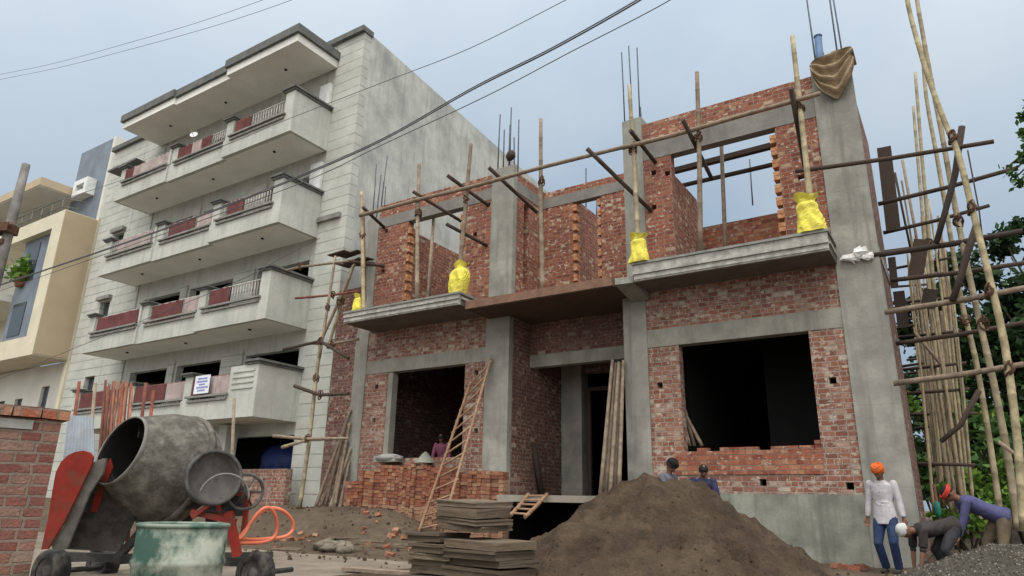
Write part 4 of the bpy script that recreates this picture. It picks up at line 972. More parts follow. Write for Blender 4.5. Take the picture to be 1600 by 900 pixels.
stack(741, 8.8, max(zA, zB)+.035, 4, 'pale topmost board of the upper shuttering stack', 'thick shuttering board in the upper stack resting on two lower stacks', 'shuttering boards in the upper stack', .66, .72, .085, .03, .09, .05)
for i, (p, q, lab) in enumerate([((540, 884, 9.6), (705, 893, 8.9), 'long grey plank lying on the road before the board stacks'), ((585, 893, 9.3), (690, 899, 9.0), 'short plank on the road edge nearest the camera')]):
    a = atW(*p); e = atW(*q); a.z = .03+i*.004; e.z = .03+i*.004
    b = MB(); bar(b, a, e, .03); d = (e-a).normalized(); b = MB(); b.obox((a+e)/2+EZ*.01, (e-a)/2, d.cross(EZ)*.09, EZ*.022)
    tag(b.build('plank', 'polewood', origin=(a+e)/2), lab, 'plank')

# ------------------------------------------------------------------ the stack of new bricks
bm_ = MB(); bm_.box(-.058, .058, -.115, .115, 0, .078); bme = bm_.mesh('brick'); bme.materials.append(M['loosebrick'])
bm2 = MB(); bm2.box(-.115, .115, -.058, .058, 0, .078); bme2 = bm2.mesh('brick'); bme2.materials.append(M['loosebrick'])
rg = random.Random(21); cand = []
def top_h(x):
    if x < -13.2: return 1.5
    if x < -12.6: return 1.72
    if x < -11.0: return 1.86
    if x < -10.2: return 1.78
    return 1.66
x = -13.6; 
while x < -8.75:
    z = ground_z(x, 13.1)-0.06
    st = rg.choice([0, 0, 0, 1])
    w = .24 if st else .124
    k = 0
    while z+.085 < top_h(x)+rg.uniform(-.03, .03):
        cand.append((x+w/2+rg.uniform(-.006, .006), 13.26+rg.uniform(-.025, .02), z, st)); z += .086; k += 1
    x += w
vis = []; hid = []
from bpy_extras.object_utils import world_to_camera_view
for c in cand:
    v = Vector(c[:3])-CAM; ww = v.dot(Wd); X = 800+F*v.dot(Rt)/ww; Y = 450-F*v.dot(Up)/ww
    (hid if (X > 682 and Y > 783) else vis).append(c)
vis.sort(key=lambda c: -c[2])
BL = 'orange clay brick in the neat stack under the ladder window'
for i, c in enumerate(vis[:300]):
    o = bpy.data.objects.new('brick', bme2 if c[3] else bme); COL.objects.link(o)
    o.location = c[:3]; o.rotation_euler = (0, 0, rg.uniform(-.05, .05)); tag(o, BL, 'brick', 'bricks stacked under the ladder window')
rest = vis[300:]+hid
if rest:
    b = MB()
    for c in rest:
        w = (.115, .058) if c[3] else (.058, .115); b.box(c[0]-w[0], c[0]+w[0], c[1]-w[1], c[1]+w[1], c[2], c[2]+.078)
    tag(b.build('stacked_bricks', 'loosebrick', origin=(-11, 13.2, 0)), 'lower rows of the orange brick stack near the ground', 'bricks', 'bricks stacked under the ladder window', 'stuff')
# things on the stack
p = atY(607, 718, 13.3)
b = MB(); b.ball((p.x, 13.3, 1.99), (.42, .24, .115), 18, 0, .09, rnd); b.box(p.x-.36, p.x+.36, 13.14, 13.44, 1.9, 2.05); o = b.build('cement_bag', 'lime', origin=(p.x, 13.3, 1.88)); tag(o, 'plump grey cement bag lying on the brick stack', 'bag')
p = atY(664, 722, 13.3); b = MB(); b.lathe([(0, .22), (.1, .17), (.2, .09), (.27, .02)], (p.x, 13.3, 1.86), EZ, 14, jit=.12, rg=rnd, cap1=True)
tag(b.build('rubble_sack', 'plaster', origin=(p.x, 13.3, 1.86)), 'small pale cone of mortar piled on the brick stack', 'mortar heap')
# loose bricks along the right foot of the sand heap and on the ground
loose = [(1165, 797, 11.4), (1180, 800, 11.3), (1196, 806, 11.3), (1190, 815, 11.2), (1207, 822, 11.1), (1222, 826, 11.1), (1243, 840, 11.0), (1247, 850, 10.9), (1262, 860, 10.9), (1322, 890, 11.1), (1335, 893, 11.0), (1310, 892, 11.0), (1345, 889, 11.2), (455, 792, 14.6), (448, 795, 14.5)]
LOOSE = []
# ------------------------------------------------------------------ sand heap
HC = atW(1035, 800, 9.9); HC.z = 0
_r5 = random.Random(55)
SCOOPS = [(_r5.uniform(-1.4, 1.9), _r5.uniform(-1.5, -.15), _r5.uniform(.1, .34), _r5.uniform(.03, .1)) for _ in range(34)]
def heap_h(x, y):
    """height of the sand heap in the camera-aligned frame: u right, v away"""
    d = Vector((x-HC.x, y-HC.y, 0)); u = d.dot(EX); v = d.dot(EY)
    pts = [(-0.35, 0.0, 1.42), (0.28, 0.08, 1.40), (1.05, 0.25, 0.9), (1.85, 0.35, 0.44)]
    h = 0
    for pu, pv, ph in pts:
        r = math.hypot(u-pu, (v-pv)*0.95); h = max(h, ph-r*0.68)
    for i in range(3):
        a, b2 = pts[i], pts[i+1]; L2 = (b2[0]-a[0])**2+(b2[1]-a[1])**2
        t = max(0, min(1, ((u-a[0])*(b2[0]-a[0])+(v-a[1])*(b2[1]-a[1]))/L2))
        r = math.hypot(u-a[0]-t*(b2[0]-a[0]), (v-a[1]-t*(b2[1]-a[1]))*0.95); h = max(h, a[2]+t*(b2[2]-a[2])-r*0.68)
    if h <= 0: return h
    k = min(1, h*3)
    g = fbm(x*2.1, y*2.1, 11, 5)-0.48-.55*max(0, .16-abs(fbm(x*1.5+3, y*1.5, 23, 3)-.45))*2.2+.1
    gully = -0.1*math.exp(-((u-0.55-0.25*(v+0.9)*-0.6)/0.09)**2)*sstep(0.25, -0.3, v)
    h = min(h, 1.34+0.1*(fbm(x*1.7, y*1.7, 8)-.5))
    for (su, sv, sr, sd_) in SCOOPS:
        q = math.hypot((u-su)/sr, (v-sv)/(sr*.8))+.25*(fbm(x*5, y*5, 31, 2)-.5)
        if q < 1: h -= sd_*sstep(1.0, .55, q)*k
    return h+g*0.42*k+(fbm(x*9, y*9, 5, 3)-.45)*0.1*k+gully*k
b = MB(); n = 230; S = 3.3; vs = []; 
for j in range(n+1):
    for i in range(n+1):
        x = HC.x-S+2*S*i/n; y = HC.y-S+2*S*j/n; vs.append((x, y, max(heap_h(x, y), -0.15)+0.02))
fs = [(j*(n+1)+i, j*(n+1)+i+1, (j+1)*(n+1)+i+1, (j+1)*(n+1)+i) for j in range(n) for i in range(n) if max(vs[q][2] for q in (j*(n+1)+i, j*(n+1)+i+1, (j+1)*(n+1)+i+1, (j+1)*(n+1)+i)) > -.1]
b.add(vs, fs, 0, True)
rg = random.Random(9)
for _ in range(700):
    u = rg.uniform(-2.6, 2.9); v = rg.uniform(-2.4, 1.5); p = HC+EX*u+EY*v; h = heap_h(p.x, p.y)
    if rg.random() < .5 and h > .5: continue
    if h > -.05: b.ball((p.x, p.y, max(h, 0)+.025), rg.uniform(.008, .022)*rg.choice([1, .6, .5]), 5, 0, .25, rg)
tag(b.build('sand_heap', 'sand', origin=HC), 'large heap of damp brown sand in front of the entrance', 'sand heap')
for i, (x, y, w) in enumerate(loose):
    p = atW(x, y, w); g = max(ground_z(p.x, p.y), heap_h(p.x, p.y)+.02 if abs(p.x-HC.x) < 3.5 and abs(p.y-HC.y) < 3.5 else -9)
    o = bpy.data.objects.new('brick', bme); COL.objects.link(o); o.location = (p.x, p.y, max(g, 0)-.01); o.rotation_euler = (rg.uniform(-.4, .4), rg.uniform(-.4, .4), rg.uniform(0, 3))
    if i < 9: tag(o, 'loose red brick half sunk in the right flank of the sand heap', 'brick', 'loose bricks along the sand heap')
    elif i < 13: tag(o, 'loose orange brick on the ground at the foot of the corner column', 'brick', 'loose bricks at the corner column')
    else: tag(o, 'loose brick on the dirt bank under the dark car park', 'brick', 'loose bricks on the dirt bank')

# gravel heap
GC = atW(1600, 905, 8.6); GC.z = 0
def gravel_h(x, y):
    d = Vector((x-GC.x, y-GC.y, 0)); u = d.dot(EX); v = d.dot(EY)
    r = math.hypot((u+0.1 if u < 0 else u*.5), v*1.1); return 0.66-r*0.40+(fbm(x*3, y*3, 17)-.5)*.1
b = MB(); n = 70; S = 2.3; vs = []
for j in range(n+1):
    for i in range(n+1):
        x = GC.x-S+2*S*i/n; y = GC.y-S+2*S*j/n; vs.append((x, y, max(min(gravel_h(x, y), .56), -.2)+.01))
b.add(vs, [(j*(n+1)+i, j*(n+1)+i+1, (j+1)*(n+1)+i+1, (j+1)*(n+1)+i) for j in range(n) for i in range(n)], 0, True)
rg = random.Random(14)
for _ in range(5200):
    u = rg.uniform(-1.9, .9); v = rg.uniform(-1.2, 1.1); p = GC+EX*u+EY*v; h = min(gravel_h(p.x, p.y), .56)
    if h > -.04:
        r = rg.uniform(.008, .022); c = Vector((p.x, p.y, h+.012)); q = [Vector((rg.gauss(0, 1), rg.gauss(0, 1), rg.gauss(0, .7))).normalized()*r for _ in range(3)]
        b.add([c+q[0], c+q[1], c-q[0]*.8, c-q[1], c+EZ*r*.8+q[2]*.3, c-EZ*r], [(0, 1, 4), (1, 2, 4), (2, 3, 4), (3, 0, 4), (1, 0, 5), (2, 1, 5), (3, 2, 5), (0, 3, 5)], 1)
tag(b.build('gravel_heap', ['gravel', 'stone'], origin=GC), 'low heap of grey stone gravel in front of the diggers', 'gravel heap')

# dirt clods and stones strewn over the ground
b = MB(); rg = random.Random(31)
for _ in range(800):
    x = rg.uniform(-15, 1); y = rg.uniform(8.2, 13.3); z = max(ground_z(x, y), 0.0)
    b.ball((x, y, z+.005), rg.uniform(.008, .03)*rg.choice([1, 1, 1.6]), 5, 0, .3, rg)
tag(b.build('dirt_clods', 'sand', origin=(-7, 11, 0)), 'small clods and stones strewn over the bare dirt', 'clods', kind='stuff')
bits = MB(); bits.box(-.05, .05, -.05, .06, 0, .06); bitm = bits.mesh('brick_bit'); bitm.materials.append(M['loosebrick'])
rg = random.Random(64)
for i in range(34):
    x = rg.uniform(-12.6, -8.0); y = rg.uniform(9.6, 12.6); o = bpy.data.objects.new('brick_piece', bitm); COL.objects.link(o)
    o.location = (x, y, max(ground_z(x, y), 0)-.01); o.rotation_euler = (rg.uniform(-.5, .5), rg.uniform(-.5, .5), rg.uniform(0, 3)); o.scale = (rg.uniform(.6, 1.3),)*3
    tag(o, 'small broken piece of brick on the muddy slope below the brick stack', 'brick piece', 'broken brick pieces on the muddy slope')
for i in range(9):
    x = rg.uniform(-11.5, -8.2); y = rg.uniform(9.4, 11.5); z = max(ground_z(x, y), 0)+.02; a = rg.uniform(-.5, .5); l = rg.uniform(.2, .5)
    b = MB(); b.obox((x, y, z), (EX*math.cos(a)+EY*math.sin(a))*l, (EY*math.cos(a)-EX*math.sin(a))*.03, EZ*.012); tag(b.build('wood_scrap', 'darkpole', origin=(x, y, z)), 'splintered strip of wood lying on the mud between mixer and board stacks', 'wood scrap', 'wood scraps on the mud')
# sacking scraps on the bank
for (x, y, w, s, lab) in ((518, 820, 13.2, .3, 'crumpled grey sacking on the dirt bank'), (540, 838, 12.9, .2, 'small pale rag at the foot of the dirt bank')):
    p = atW(x, y, w); z = max(ground_z(p.x, p.y), 0); b = MB(); b.ball((p.x, p.y, z+.06), (s*1.2, s*.7, .13), 14, 0, .28, rnd); b.ball((p.x+s*.6, p.y-.1, z+.04), (s*.6, s*.8, .09), 12, 0, .3, rnd)
    tag(b.build('sacking', 'cloth_scrap', origin=(p.x, p.y, z)), lab, 'rag')

# ------------------------------------------------------------------ poles and scaffolding
pseed = [0]
def pole(name, pts, r0, r1, mat, lab, cat, grp=None, lash=(), nodes=0.42, n=8):
    pseed[0] += 1
    b = MB(); b.tube(pts, r0, n, r1=r1, nodes=nodes, seed=pseed[0])
    o = b.build(name, mat, origin=pts[0]); tag(o, lab, cat, grp)
    for p in lash:
        b = MB(); p = Vector(p); rg = random.Random(pseed[0]*5+1)
        for k in range(4):
            a = Vector((rg.uniform(-1, 1), rg.uniform(-1, 1), rg.uniform(-.7, .7))).normalized()
            ring(b, p+Vector((0, 0, (k-1.5)*.035)), a, max(r0, .04)*1.45, .016, 12)
        b.build('rope_lashing', 'rope', o)
    return o
G1 = 'upright poles standing before the upper brickwork'
ups = [((565, 300), (570, 470), 12.6, 'bamboo', 'thin upright pole at the far end of the ledger beside the grey apartment wall'),
       ((655, 255), (652, 468), 12.55, 'polewood', 'bare pinkish pole standing on the left canopy before the brick opening'),
       ((736, 225), (716, 425), 12.55, 'polewood', 'upright pole with its foot in the yellow sack beside the left canopy corner'),
       ((845, 186), (848, 441), 12.7, 'polewood', 'upright pole standing on the rust brown porch slab'),
       ((983, 133), (998, 390), 12.7, 'bamboo_pale', 'pale pole in front of the middle column with a yellow sack at its foot'),
       ((1089, 113), (1094, 389), 12.7, 'polewood', 'upright pole before the square upper opening'),
       ((1238, 57), (1266, 318), 12.7, 'bamboo_pale', 'tall pole rising above the brickwork out of the rightmost yellow sack')]
for (a, e, Y, m, lab) in ups:
    a = atY(*a, Y); e = atY(*e, Y); e.z = 5.53 if Y == 12.7 and abs(e.x+7.4) < 1.2 else (5.72 if e.x < -9 else 5.77); mid_ = a.lerp(e, .5)+Vector((rnd.uniform(-.03, .03), 0, 0))
    led = {565: 336, 655: 305, 736: 287, 845: 262, 983: 226, 1089: 203, 1238: 152}
    k = [kk for kk in led if abs(atY(kk, 200, Y).x-a.x) < .6]
    pole('bamboo_pole', [e, mid_, a], .058, .045, m, lab, 'pole', G1, lash=[e.lerp(a, 0.62)], nodes=.55)
for (a, e, Y, lab) in [((678, 338), (668, 466), 13.75, 'grey timber prop under the beam inside the left upper opening'), ((1127, 222), (1131, 378), 14.2, 'grey timber prop under the beam of the square upper opening')]:
    pole('timber_prop', [Vector((atY(*e, Y).x, Y, ZF)), atY(*a, Y)], .05, .045, 'polewood', lab, 'prop', 'timber props in the upper openings', nodes=0)
pole('bamboo_ledger', spline([atY(*p, 12.48) for p in ((562, 337), (650, 313), (740, 291), (845, 262), (990, 226))], 4), .055, .045, 'polewood', 'long horizontal pole tied across the left and middle upper openings', 'pole', 'horizontal ledger poles')
pole('bamboo_ledger', spline([atY(*p, 12.6) for p in ((972, 231), (1060, 209), (1160, 180), (1282, 146))], 4), .052, .045, 'polewood', 'horizontal pole tied under the brick band above the square upper opening', 'pole', 'horizontal ledger poles')
putl = [((567, 324), (601, 356), 12.45, 13.5, 'dark putlog at the far end of the ledger'), ((645, 299), (721, 346), 12.4, 13.55, 'dark putlog crossing in front of the left upper opening'),
        ((699, 274), (763, 321), 12.35, 13.5, 'dark putlog just right of the bare pinkish pole'), ((764, 262), (839, 332), 12.3, 13.9, 'long dark putlog passing across the second column'),
        ((697, 350), (761, 384), 12.6, 13.5, 'lower dark putlog across the pole above the yellow sack'), ((917, 232), (1018, 330), 12.2, 13.5, 'longest dark putlog resting over the middle column'),
        ((985, 204), (1024, 254), 12.4, 13.5, 'short dark putlog beside the pale pole at the middle column'), ((1067, 187), (1113, 281), 12.3, 13.6, 'dark putlog poking into the square upper opening'),
        ((1236, 138), (1258, 262), 12.4, 13.5, 'dark putlog behind the tall pole by the cloth draped column'), ((543, 408), (600, 416), 12.5, 13.5, 'dark putlog under the black plank heap at the end column')]
for a, e, Y0, Y1, lab in putl:
    pole('putlog', [atY(*a, Y0), atY(*e, Y1)], .05, .045, 'darkwood', lab, 'putlog', 'dark putlogs poking out of the upper walls', nodes=.7)
pole('bamboo_pole', [atY(571, 470, 12.9), atY(569, 330, 12.9)], .022, .02, 'redprop', 'thin red rod standing against the end column', 'rod', nodes=0)

# yellow sacks
def sack(x, y, Y, s, lab, seed):
    rg = random.Random(seed); p = atY(x, y, Y); p.z = 5.725 if p.x < -9 else 5.775
    b = MB(); n, m = 28, 22; vs = []; H_ = .74*s
    ph0 = rg.uniform(0, 6); lean = rg.uniform(-.06, .06)
    for j in range(m+1):
        f = j/m
        w = .2*(1+.12*math.sin(f*5.5+ph0))*(1 if f < .72 else max(.5, 1-(f-.72)*3.2) if f < .84 else .62+(f-.84)*2.2)
        for i in range(n):
            a = 2*PI*i/n; c, sn = math.cos(a), math.sin(a)
            k = (abs(c)**3.2+abs(sn)**3.2)**(-1/3.2)
            q = 1+.26*(fbm(math.cos(a)*1.8+seed*3, f*5+sn*1.8, seed)-.5)*2+.05*math.sin(a*7+f*9+ph0)
            vs.append((p.x+(c*k*w*q*1.05+lean*f)*s, p.y+sn*k*w*q*.72*s, p.z+f*H_*(1+(.05*math.sin(a*3+ph0) if f > .85 else 0))))
    fs = [(j*n+i, j*n+(i+1) % n, (j+1)*n+(i+1) % n, (j+1)*n+i) for j in range(m) for i in range(n)]+[tuple(reversed(range(n)))]
    b.add(vs, fs, 0, False)
    t = b.build('yellow_sack', 'sack', origin=p); tag(t, lab, 'sack', 'yellow sacks at the feet of the poles')
    b = MB(); b.tube([p+EZ*(.82*H_)+Vector((math.cos(2*PI*i/16)*.115*s+lean*.8*s, math.sin(2*PI*i/16)*.085*s, 0)) for i in range(17)], .014, 5, cap=False); b.build('tie', 'rope', t)
sack(558, 482, 12.62, .75, 'yellow sack at the end of the left canopy beside the grey building', 1)
sack(715, 460, 12.5, 1.08, 'tall yellow sack on the outer corner of the left canopy', 2)
sack(999, 406, 12.65, .85, 'small yellow sack before the middle column', 3)
sack(1269, 359, 12.7, 1.02, 'fat yellow sack on the right canopy near the corner column', 4)

# jute cloth over the corner column, blue pipe
def jute():
    p0 = atY(1300, 110, 13.4); n, m = 26, 22; vs = []; rg = random.Random(8)
    xa, xb = -1.5, -0.72
    for j in range(m+1):
        f = j/m
        for i in range(n+1):
            u = i/n; x = xa+(xb-xa)*u
            sag = max(0.0, math.sin(PI*min(1, max(0, u))))**.55
            drop = f*(0.28+0.72*sag*(1-.2*abs(u-.55)))
            y = 13.37-0.06*math.sin(f*24+abs(u-.5)*7)*(.25+sag)-.05*sag-0.03*math.sin(u*15+f*3)
            z = 9.72+0.1*u-drop
            vs.append((x+.02*math.sin(f*9), y, z))
    b = MB(); W = n+1; back = [(v[0], v[1]+.02, v[2]) for v in vs]; N = len(vs)
    fs = [(j*W+i, j*W+i+1, (j+1)*W+i+1, (j+1)*W+i) for j in range(m) for i in range(n)]
    fs += [tuple(N+q for q in reversed(f)) for f in fs]
    b.add(vs+back, fs, 0, True)
    top = [(-1.53, 13.44, 9.7), (-.7, 13.44, 9.8), (-.7, 13.95, 9.75), (-1.53, 13.95, 9.68)]
    b.add(top+[(v[0], v[1], v[2]+.03) for v in top], [(0, 3, 2, 1), (4, 5, 6, 7), (0, 1, 5, 4), (1, 2, 6, 5), (2, 3, 7, 6), (3, 0, 4, 7)])
    tag(b.build('jute_cloth', 'jute', origin=(-1.1, 13.4, 9.7)), 'brown jute cloth draped over the top of the corner column', 'cloth')
jute()
p = atY(1281, 100, 13.6); q = atY(1278, 58, 13.6)
b = MB(); b.tube([p-EZ*.4, q], .075, 12); b.tube([q, q+EZ*.03], [.085, .085], 12); tag(b.build('blue_pipe', 'blue', origin=p), 'short blue plastic pipe standing on top of the corner column', 'pipe')

# ladders
def ladder(name, bl, br, tl, tr, n, r, mat, lab, cat='ladder'):
    t = thing(name, lab, cat, bl)
    for a, e in ((bl, tl), (br, tr)):
        m_ = a.lerp(e, .5)+Vector((0, 0, -.02)); MB().tube([a, m_, e], r, 8, nodes=.6, seed=3).build('rail', mat, t)
    for i in range(n):
        f = (i+.6)/n; a = bl.lerp(tl, f); e = br.lerp(tr, f); d = (e-a)*.12
        MB().tube([a-d, e+d], r*.62, 6).build('rung', mat, t)
ladder('bamboo_ladder', atY(652, 838, 12.4), atY(689, 832, 12.4), atY(736, 596, 13.35), atY(767, 560, 13.4), 13, .034, 'orangewood', 'orange wooden ladder leaning in the left ground floor opening')
ladder('wooden_ladder', atY(797, 806, 12.3), atY(820, 808, 12.2), atY(826, 772, 13.05), atY(855, 772, 13.05), 5, .04, 'orangewood', 'short brown ladder lying as a ramp up to the entrance slab')
# loose poles beside the entrance
for i, (xb, xt, Y) in enumerate([(938, 957, 13.1), (947, 962, 13.15), (953, 967, 13.05), (960, 970, 13.2), (967, 974, 13.1), (942, 964, 13.3)]):
    pole('bamboo_pole', [atY(xb, 775, Y-.4), atY(xt, 566+rnd.uniform(-4, 6), Y+.3)], .045, .036, 'darkpole', 'bare pole in the bunch leaning beside the entrance', 'pole', 'bunch of poles leaning beside the entrance', nodes=.6)
pole('timber_plank', [atX(846, 770, -8.7), atX(833, 694, -8.8)], .09, .085, 'darkwood', 'dark plank leaning on the brick side wall of the entrance', 'plank', nodes=0, n=4)
for i, (a, e) in enumerate([((1085, 697), (1070, 640)), ((1097, 697), (1072, 650)), ((1078, 697), (1068, 660))]):
    pole('bamboo_pole', [atY(*a, 14.0), atY(*e, 13.9)], .04, .035, 'polewood', 'short pole leaning in the lower corner of the wide dark opening', 'pole', 'poles inside the wide dark opening', nodes=.6)

# gap between the buildings
G3 = 'poles of the scaffold in the gap between the buildings'
gap = [([(468, 795), (483, 690), (494, 590), (503, 520)], 12.5, .055, 'bamboo_pale', 'pale upright pole in the gap beside the lowest balcony'),
       ([(499, 560), (512, 480), (524, 400)], 12.5, .042, 'polewood', 'thin upright pole reaching the black plank heap'),
       ([(498, 540), (530, 470), (556, 408)], 12.8, .045, 'polewood', 'dark diagonal brace under the black plank heap'),
       ([(512, 545), (535, 470), (552, 415)], 12.9, .042, 'bamboo', 'lighter diagonal brace next to the dark one'),
       ([(425, 428), (470, 417), (545, 408)], 12.5, .04, 'polewood', 'topmost horizontal pole sticking out towards the balconies'),
       ([(462, 466), (520, 461), (560, 455)], 12.6, .035, 'redprop', 'short reddish rod below the black plank heap'),
       ([(478, 536), (520, 537), (560, 530)], 12.7, .045, 'polewood', 'horizontal pole at the level of the second balcony'),
       ([(443, 546), (500, 533), (545, 560)], 12.3, .045, 'darkwood', 'bent dark pole beneath the second balcony'),
       ([(460, 603), (500, 617), (545, 615)], 12.4, .05, 'darkwood', 'dark horizontal pole before the lowest balcony side'),
       ([(427, 681), (480, 686), (545, 685)], 12.3, .045, 'polewood', 'long horizontal pole below the lowest balcony'),
       ([(441, 699), (478, 688)], 12.3, .05, 'bamboo_pale', 'short pale stub tied below the lowest balcony')]
for pts, Y, r, m, lab in gap:
    P = [atY(*p, Y) for p in pts]
    pole('bamboo_pole', P, r, r*.85, m, lab, 'pole', G3, lash=[P[len(P)//2]] if len(P) > 2 else ())
G4 = 'loose poles leaning on the end column'
for i, (a, e) in enumerate([((490, 800), (548, 640)), ((497, 800), (543, 690)), ((505, 803), (546, 640)), ((512, 803), (548, 700)), ((520, 805), (547, 660)), ((528, 806), (546, 720)), ((516, 806), (538, 690))]):
    pole('bamboo_pole', [atY(*a, 13.0), atY(*e, 13.42)], .045, .035, 'polewood' if i % 3 == 0 else 'darkpole', 'loose pole in the bundle leaning on the end column', 'pole', G4, nodes=.5)
b = MB(); p = atY(548, 407, 13.2)
for k in range(7): b.obox(p+Vector((rnd.uniform(-.3, .3), rnd.uniform(-.4, .4), k*.035-.1)), Vector((.42, rnd.uniform(-.12, .12), rnd.uniform(-.04, .04))), Vector((0.02, .12, 0)), Vector((0, 0, .016)))
tag(b.build('plank_heap', 'darkwood', origin=p), 'black heap of planks lying on the scaffold in the gap', 'planks')

# red oxide props behind the mixer, thin poles before the apartments
rg = random.Random(6)
for i in range(15):
    x = 166+i*3.0+rg.uniform(-1, 1); P = [atW(x+rg.uniform(-3, 3)-2, 735, 12.6+rg.uniform(-.2, .2)), atW(x+rg.uniform(-3, 3), 596+rg.uniform(-2, 10), 12.8)]
    P[0].z = max(ground_z(P[0].x, P[0].y), 0)
    pole('steel_prop', P, .024, .022, 'redprop', 'red oxide steel prop in the upright bunch behind the mixer drum', 'prop', 'red steel props behind the mixer', nodes=0)
for (a, e, w, m, lab) in [((153, 720), (149, 598), 13.0, 'polewood', 'thin grey pole standing just before the mixer drum and lowest balcony'), ((128, 660), (124, 596), 13.4, 'redprop', 'thin red rod near the end of the brick boundary wall'),
                          ((232, 660), (228, 598), 13.2, 'redprop', 'thin red rod rising behind the drum mouth'), ((246, 660), (240, 610), 13.2, 'redprop', 'short red rod rising above the drum'),
                          ((372, 745), (366, 622), 13.4, 'polewood', 'slim grey pole standing under the ledge of the lowest balcony')]:
    pp_ = atW(*a, w); pp_.z = 0.1; pole('upright_pole', [pp_, atW(*e, w)], .035, .03, m, lab, 'pole', 'thin poles before the apartment block', nodes=0)

# scaffold on the right flank
G5 = 'upright bamboo poles of the right hand scaffold'
right = [([(1600, 830), (1590, 690), (1570, 540), (1545, 430), (1520, 330), (1497, 240), (1480, 200), (1450, 120), (1424, 30), (1414, -20)], 12.7, .058, 'thickest pale bamboo nearest the camera in the side scaffold', [(1577, 577), (1545, 455), (1518, 325), (1488, 215)]),
         ([(1592, 830), (1575, 715), (1553, 600), (1530, 500), (1508, 400), (1488, 300), (1470, 200), (1454, 120), (1436, 20), (1430, -20)], 13.5, .055, 'second thick bamboo of the side scaffold crossing high above', [(1536, 505), (1497, 345)]),
         ([(1568, 840), (1548, 700), (1524, 560), (1502, 470), (1482, 350), (1463, 240), (1447, 150), (1441, 70)], 14.6, .05, 'greyish bamboo third from the front in the side scaffold', [(1508, 500)]),
         ([(1506, 800), (1482, 640), (1462, 480), (1450, 350), (1441, 250), (1430, 113)], 16.0, .05, 'weathered bamboo whose top ends beside the crossing poles', [(1453, 380)]),
         ([(1490, 800), (1468, 620), (1452, 450), (1440, 320), (1427, 166)], 17.2, .048, 'bamboo with a cut top just lower than its neighbour', [])]
for pts, Y, r, lab, ls in right:
    P = [atY(*p, Y) for p in pts]
    pole('bamboo_pole', spline(P, 3), r, r*.62, 'bamboo_pale', lab, 'bamboo pole', G5, lash=[atY(*p, Y) for p in ls])
G6 = 'cross poles of the right hand scaffold'
cross = [((1243, 268), (1553, 221), 13.1, .045, 'topmost cross pole passing in front of the corner column'), ((1372, 319), (1590, 262), 14.0, .045, 'long cross pole pointing at the leafy twig'),
         ((1380, 364), (1546, 321), 15.2, .042, 'shorter cross pole beneath the high dark plank'), ((1366, 399), (1598, 361), 13.5, .055, 'thick dark cross pole with the lashed brace end'),
         ((1392, 438), (1606, 410), 14.2, .045, 'cross pole level with the tree top'), ((1382, 488), (1606, 449), 13.3, .052, 'grey cross pole tied to the thickest bamboo'),
         ((1400, 537), (1606, 503), 14.2, .042, 'thin cross pole against the dark tree'), ((1396, 599), (1600, 569), 13.3, .05, 'lowest thick cross pole tied to the thickest bamboo')]
for a, e, Y, r, lab in cross:
    P = [atY(*a, Y), atY((a[0]+e[0])/2, (a[1]+e[1])/2+2, Y), atY(*e, Y)]
    pole('cross_pole', P, r, r*.9, 'darkwood' if Y != 13.3 else 'darkpole', lab, 'pole', G6, nodes=.6)
G7 = 'far poles of the right hand scaffold'
rg = random.Random(77)
for i in range(36):
    Y = rg.uniform(17.5, 25); xb = 1468+rg.uniform(-8, 40)+(25-Y)*1.5; yt = rg.uniform(320, 560); sl = rg.uniform(.07, .13)
    pole('bamboo_pole', [atY(xb, 790, Y), atY(xb-(790-yt)*sl*.6, (790+yt)/2, Y), atY(xb-(790-yt)*sl, yt, Y)], .034, .024, 'polewood' if i % 3 else 'bamboo', 'slim pole in the dense far row of the side scaffold', 'bamboo pole', G7, nodes=.6)
rg = random.Random(91)
for i in range(10):
    Y = rg.uniform(14.8, 17.5); xb = 1462+i*7+rg.uniform(-4, 4); yt = rg.uniform(230, 470); sl = rg.uniform(.09, .17)
    pole('bamboo_pole', [atY(xb, 800, Y), atY(xb-(800-yt)*sl*.45, (800+yt)/2, Y), atY(xb-(800-yt)*sl, yt, Y)], .03, .018, 'bamboo_pale' if i % 2 else 'bamboo', 'thin leaning bamboo in the tangle behind the thick front poles', 'bamboo pole', 'thin leaning bamboos of the right hand scaffold', nodes=.6)
G8 = 'far cross poles of the right hand scaffold'
for i in range(22):
    Y = 15.5+i*.36; z = [1.9, 3.0, 3.6, 4.4, 5.2, 6.1, 6.8][i % 7]+rg.uniform(-.25, .25)
    pole('cross_pole', [(-1.0, Y, z), (0.35+rg.uniform(-.3, .3)-(Y-15)*.06, Y, z+rg.uniform(-.08, .08))], .035, .03, 'darkwood', 'thin dark cross pole among the far uprights of the side scaffold', 'pole', G8, nodes=0)
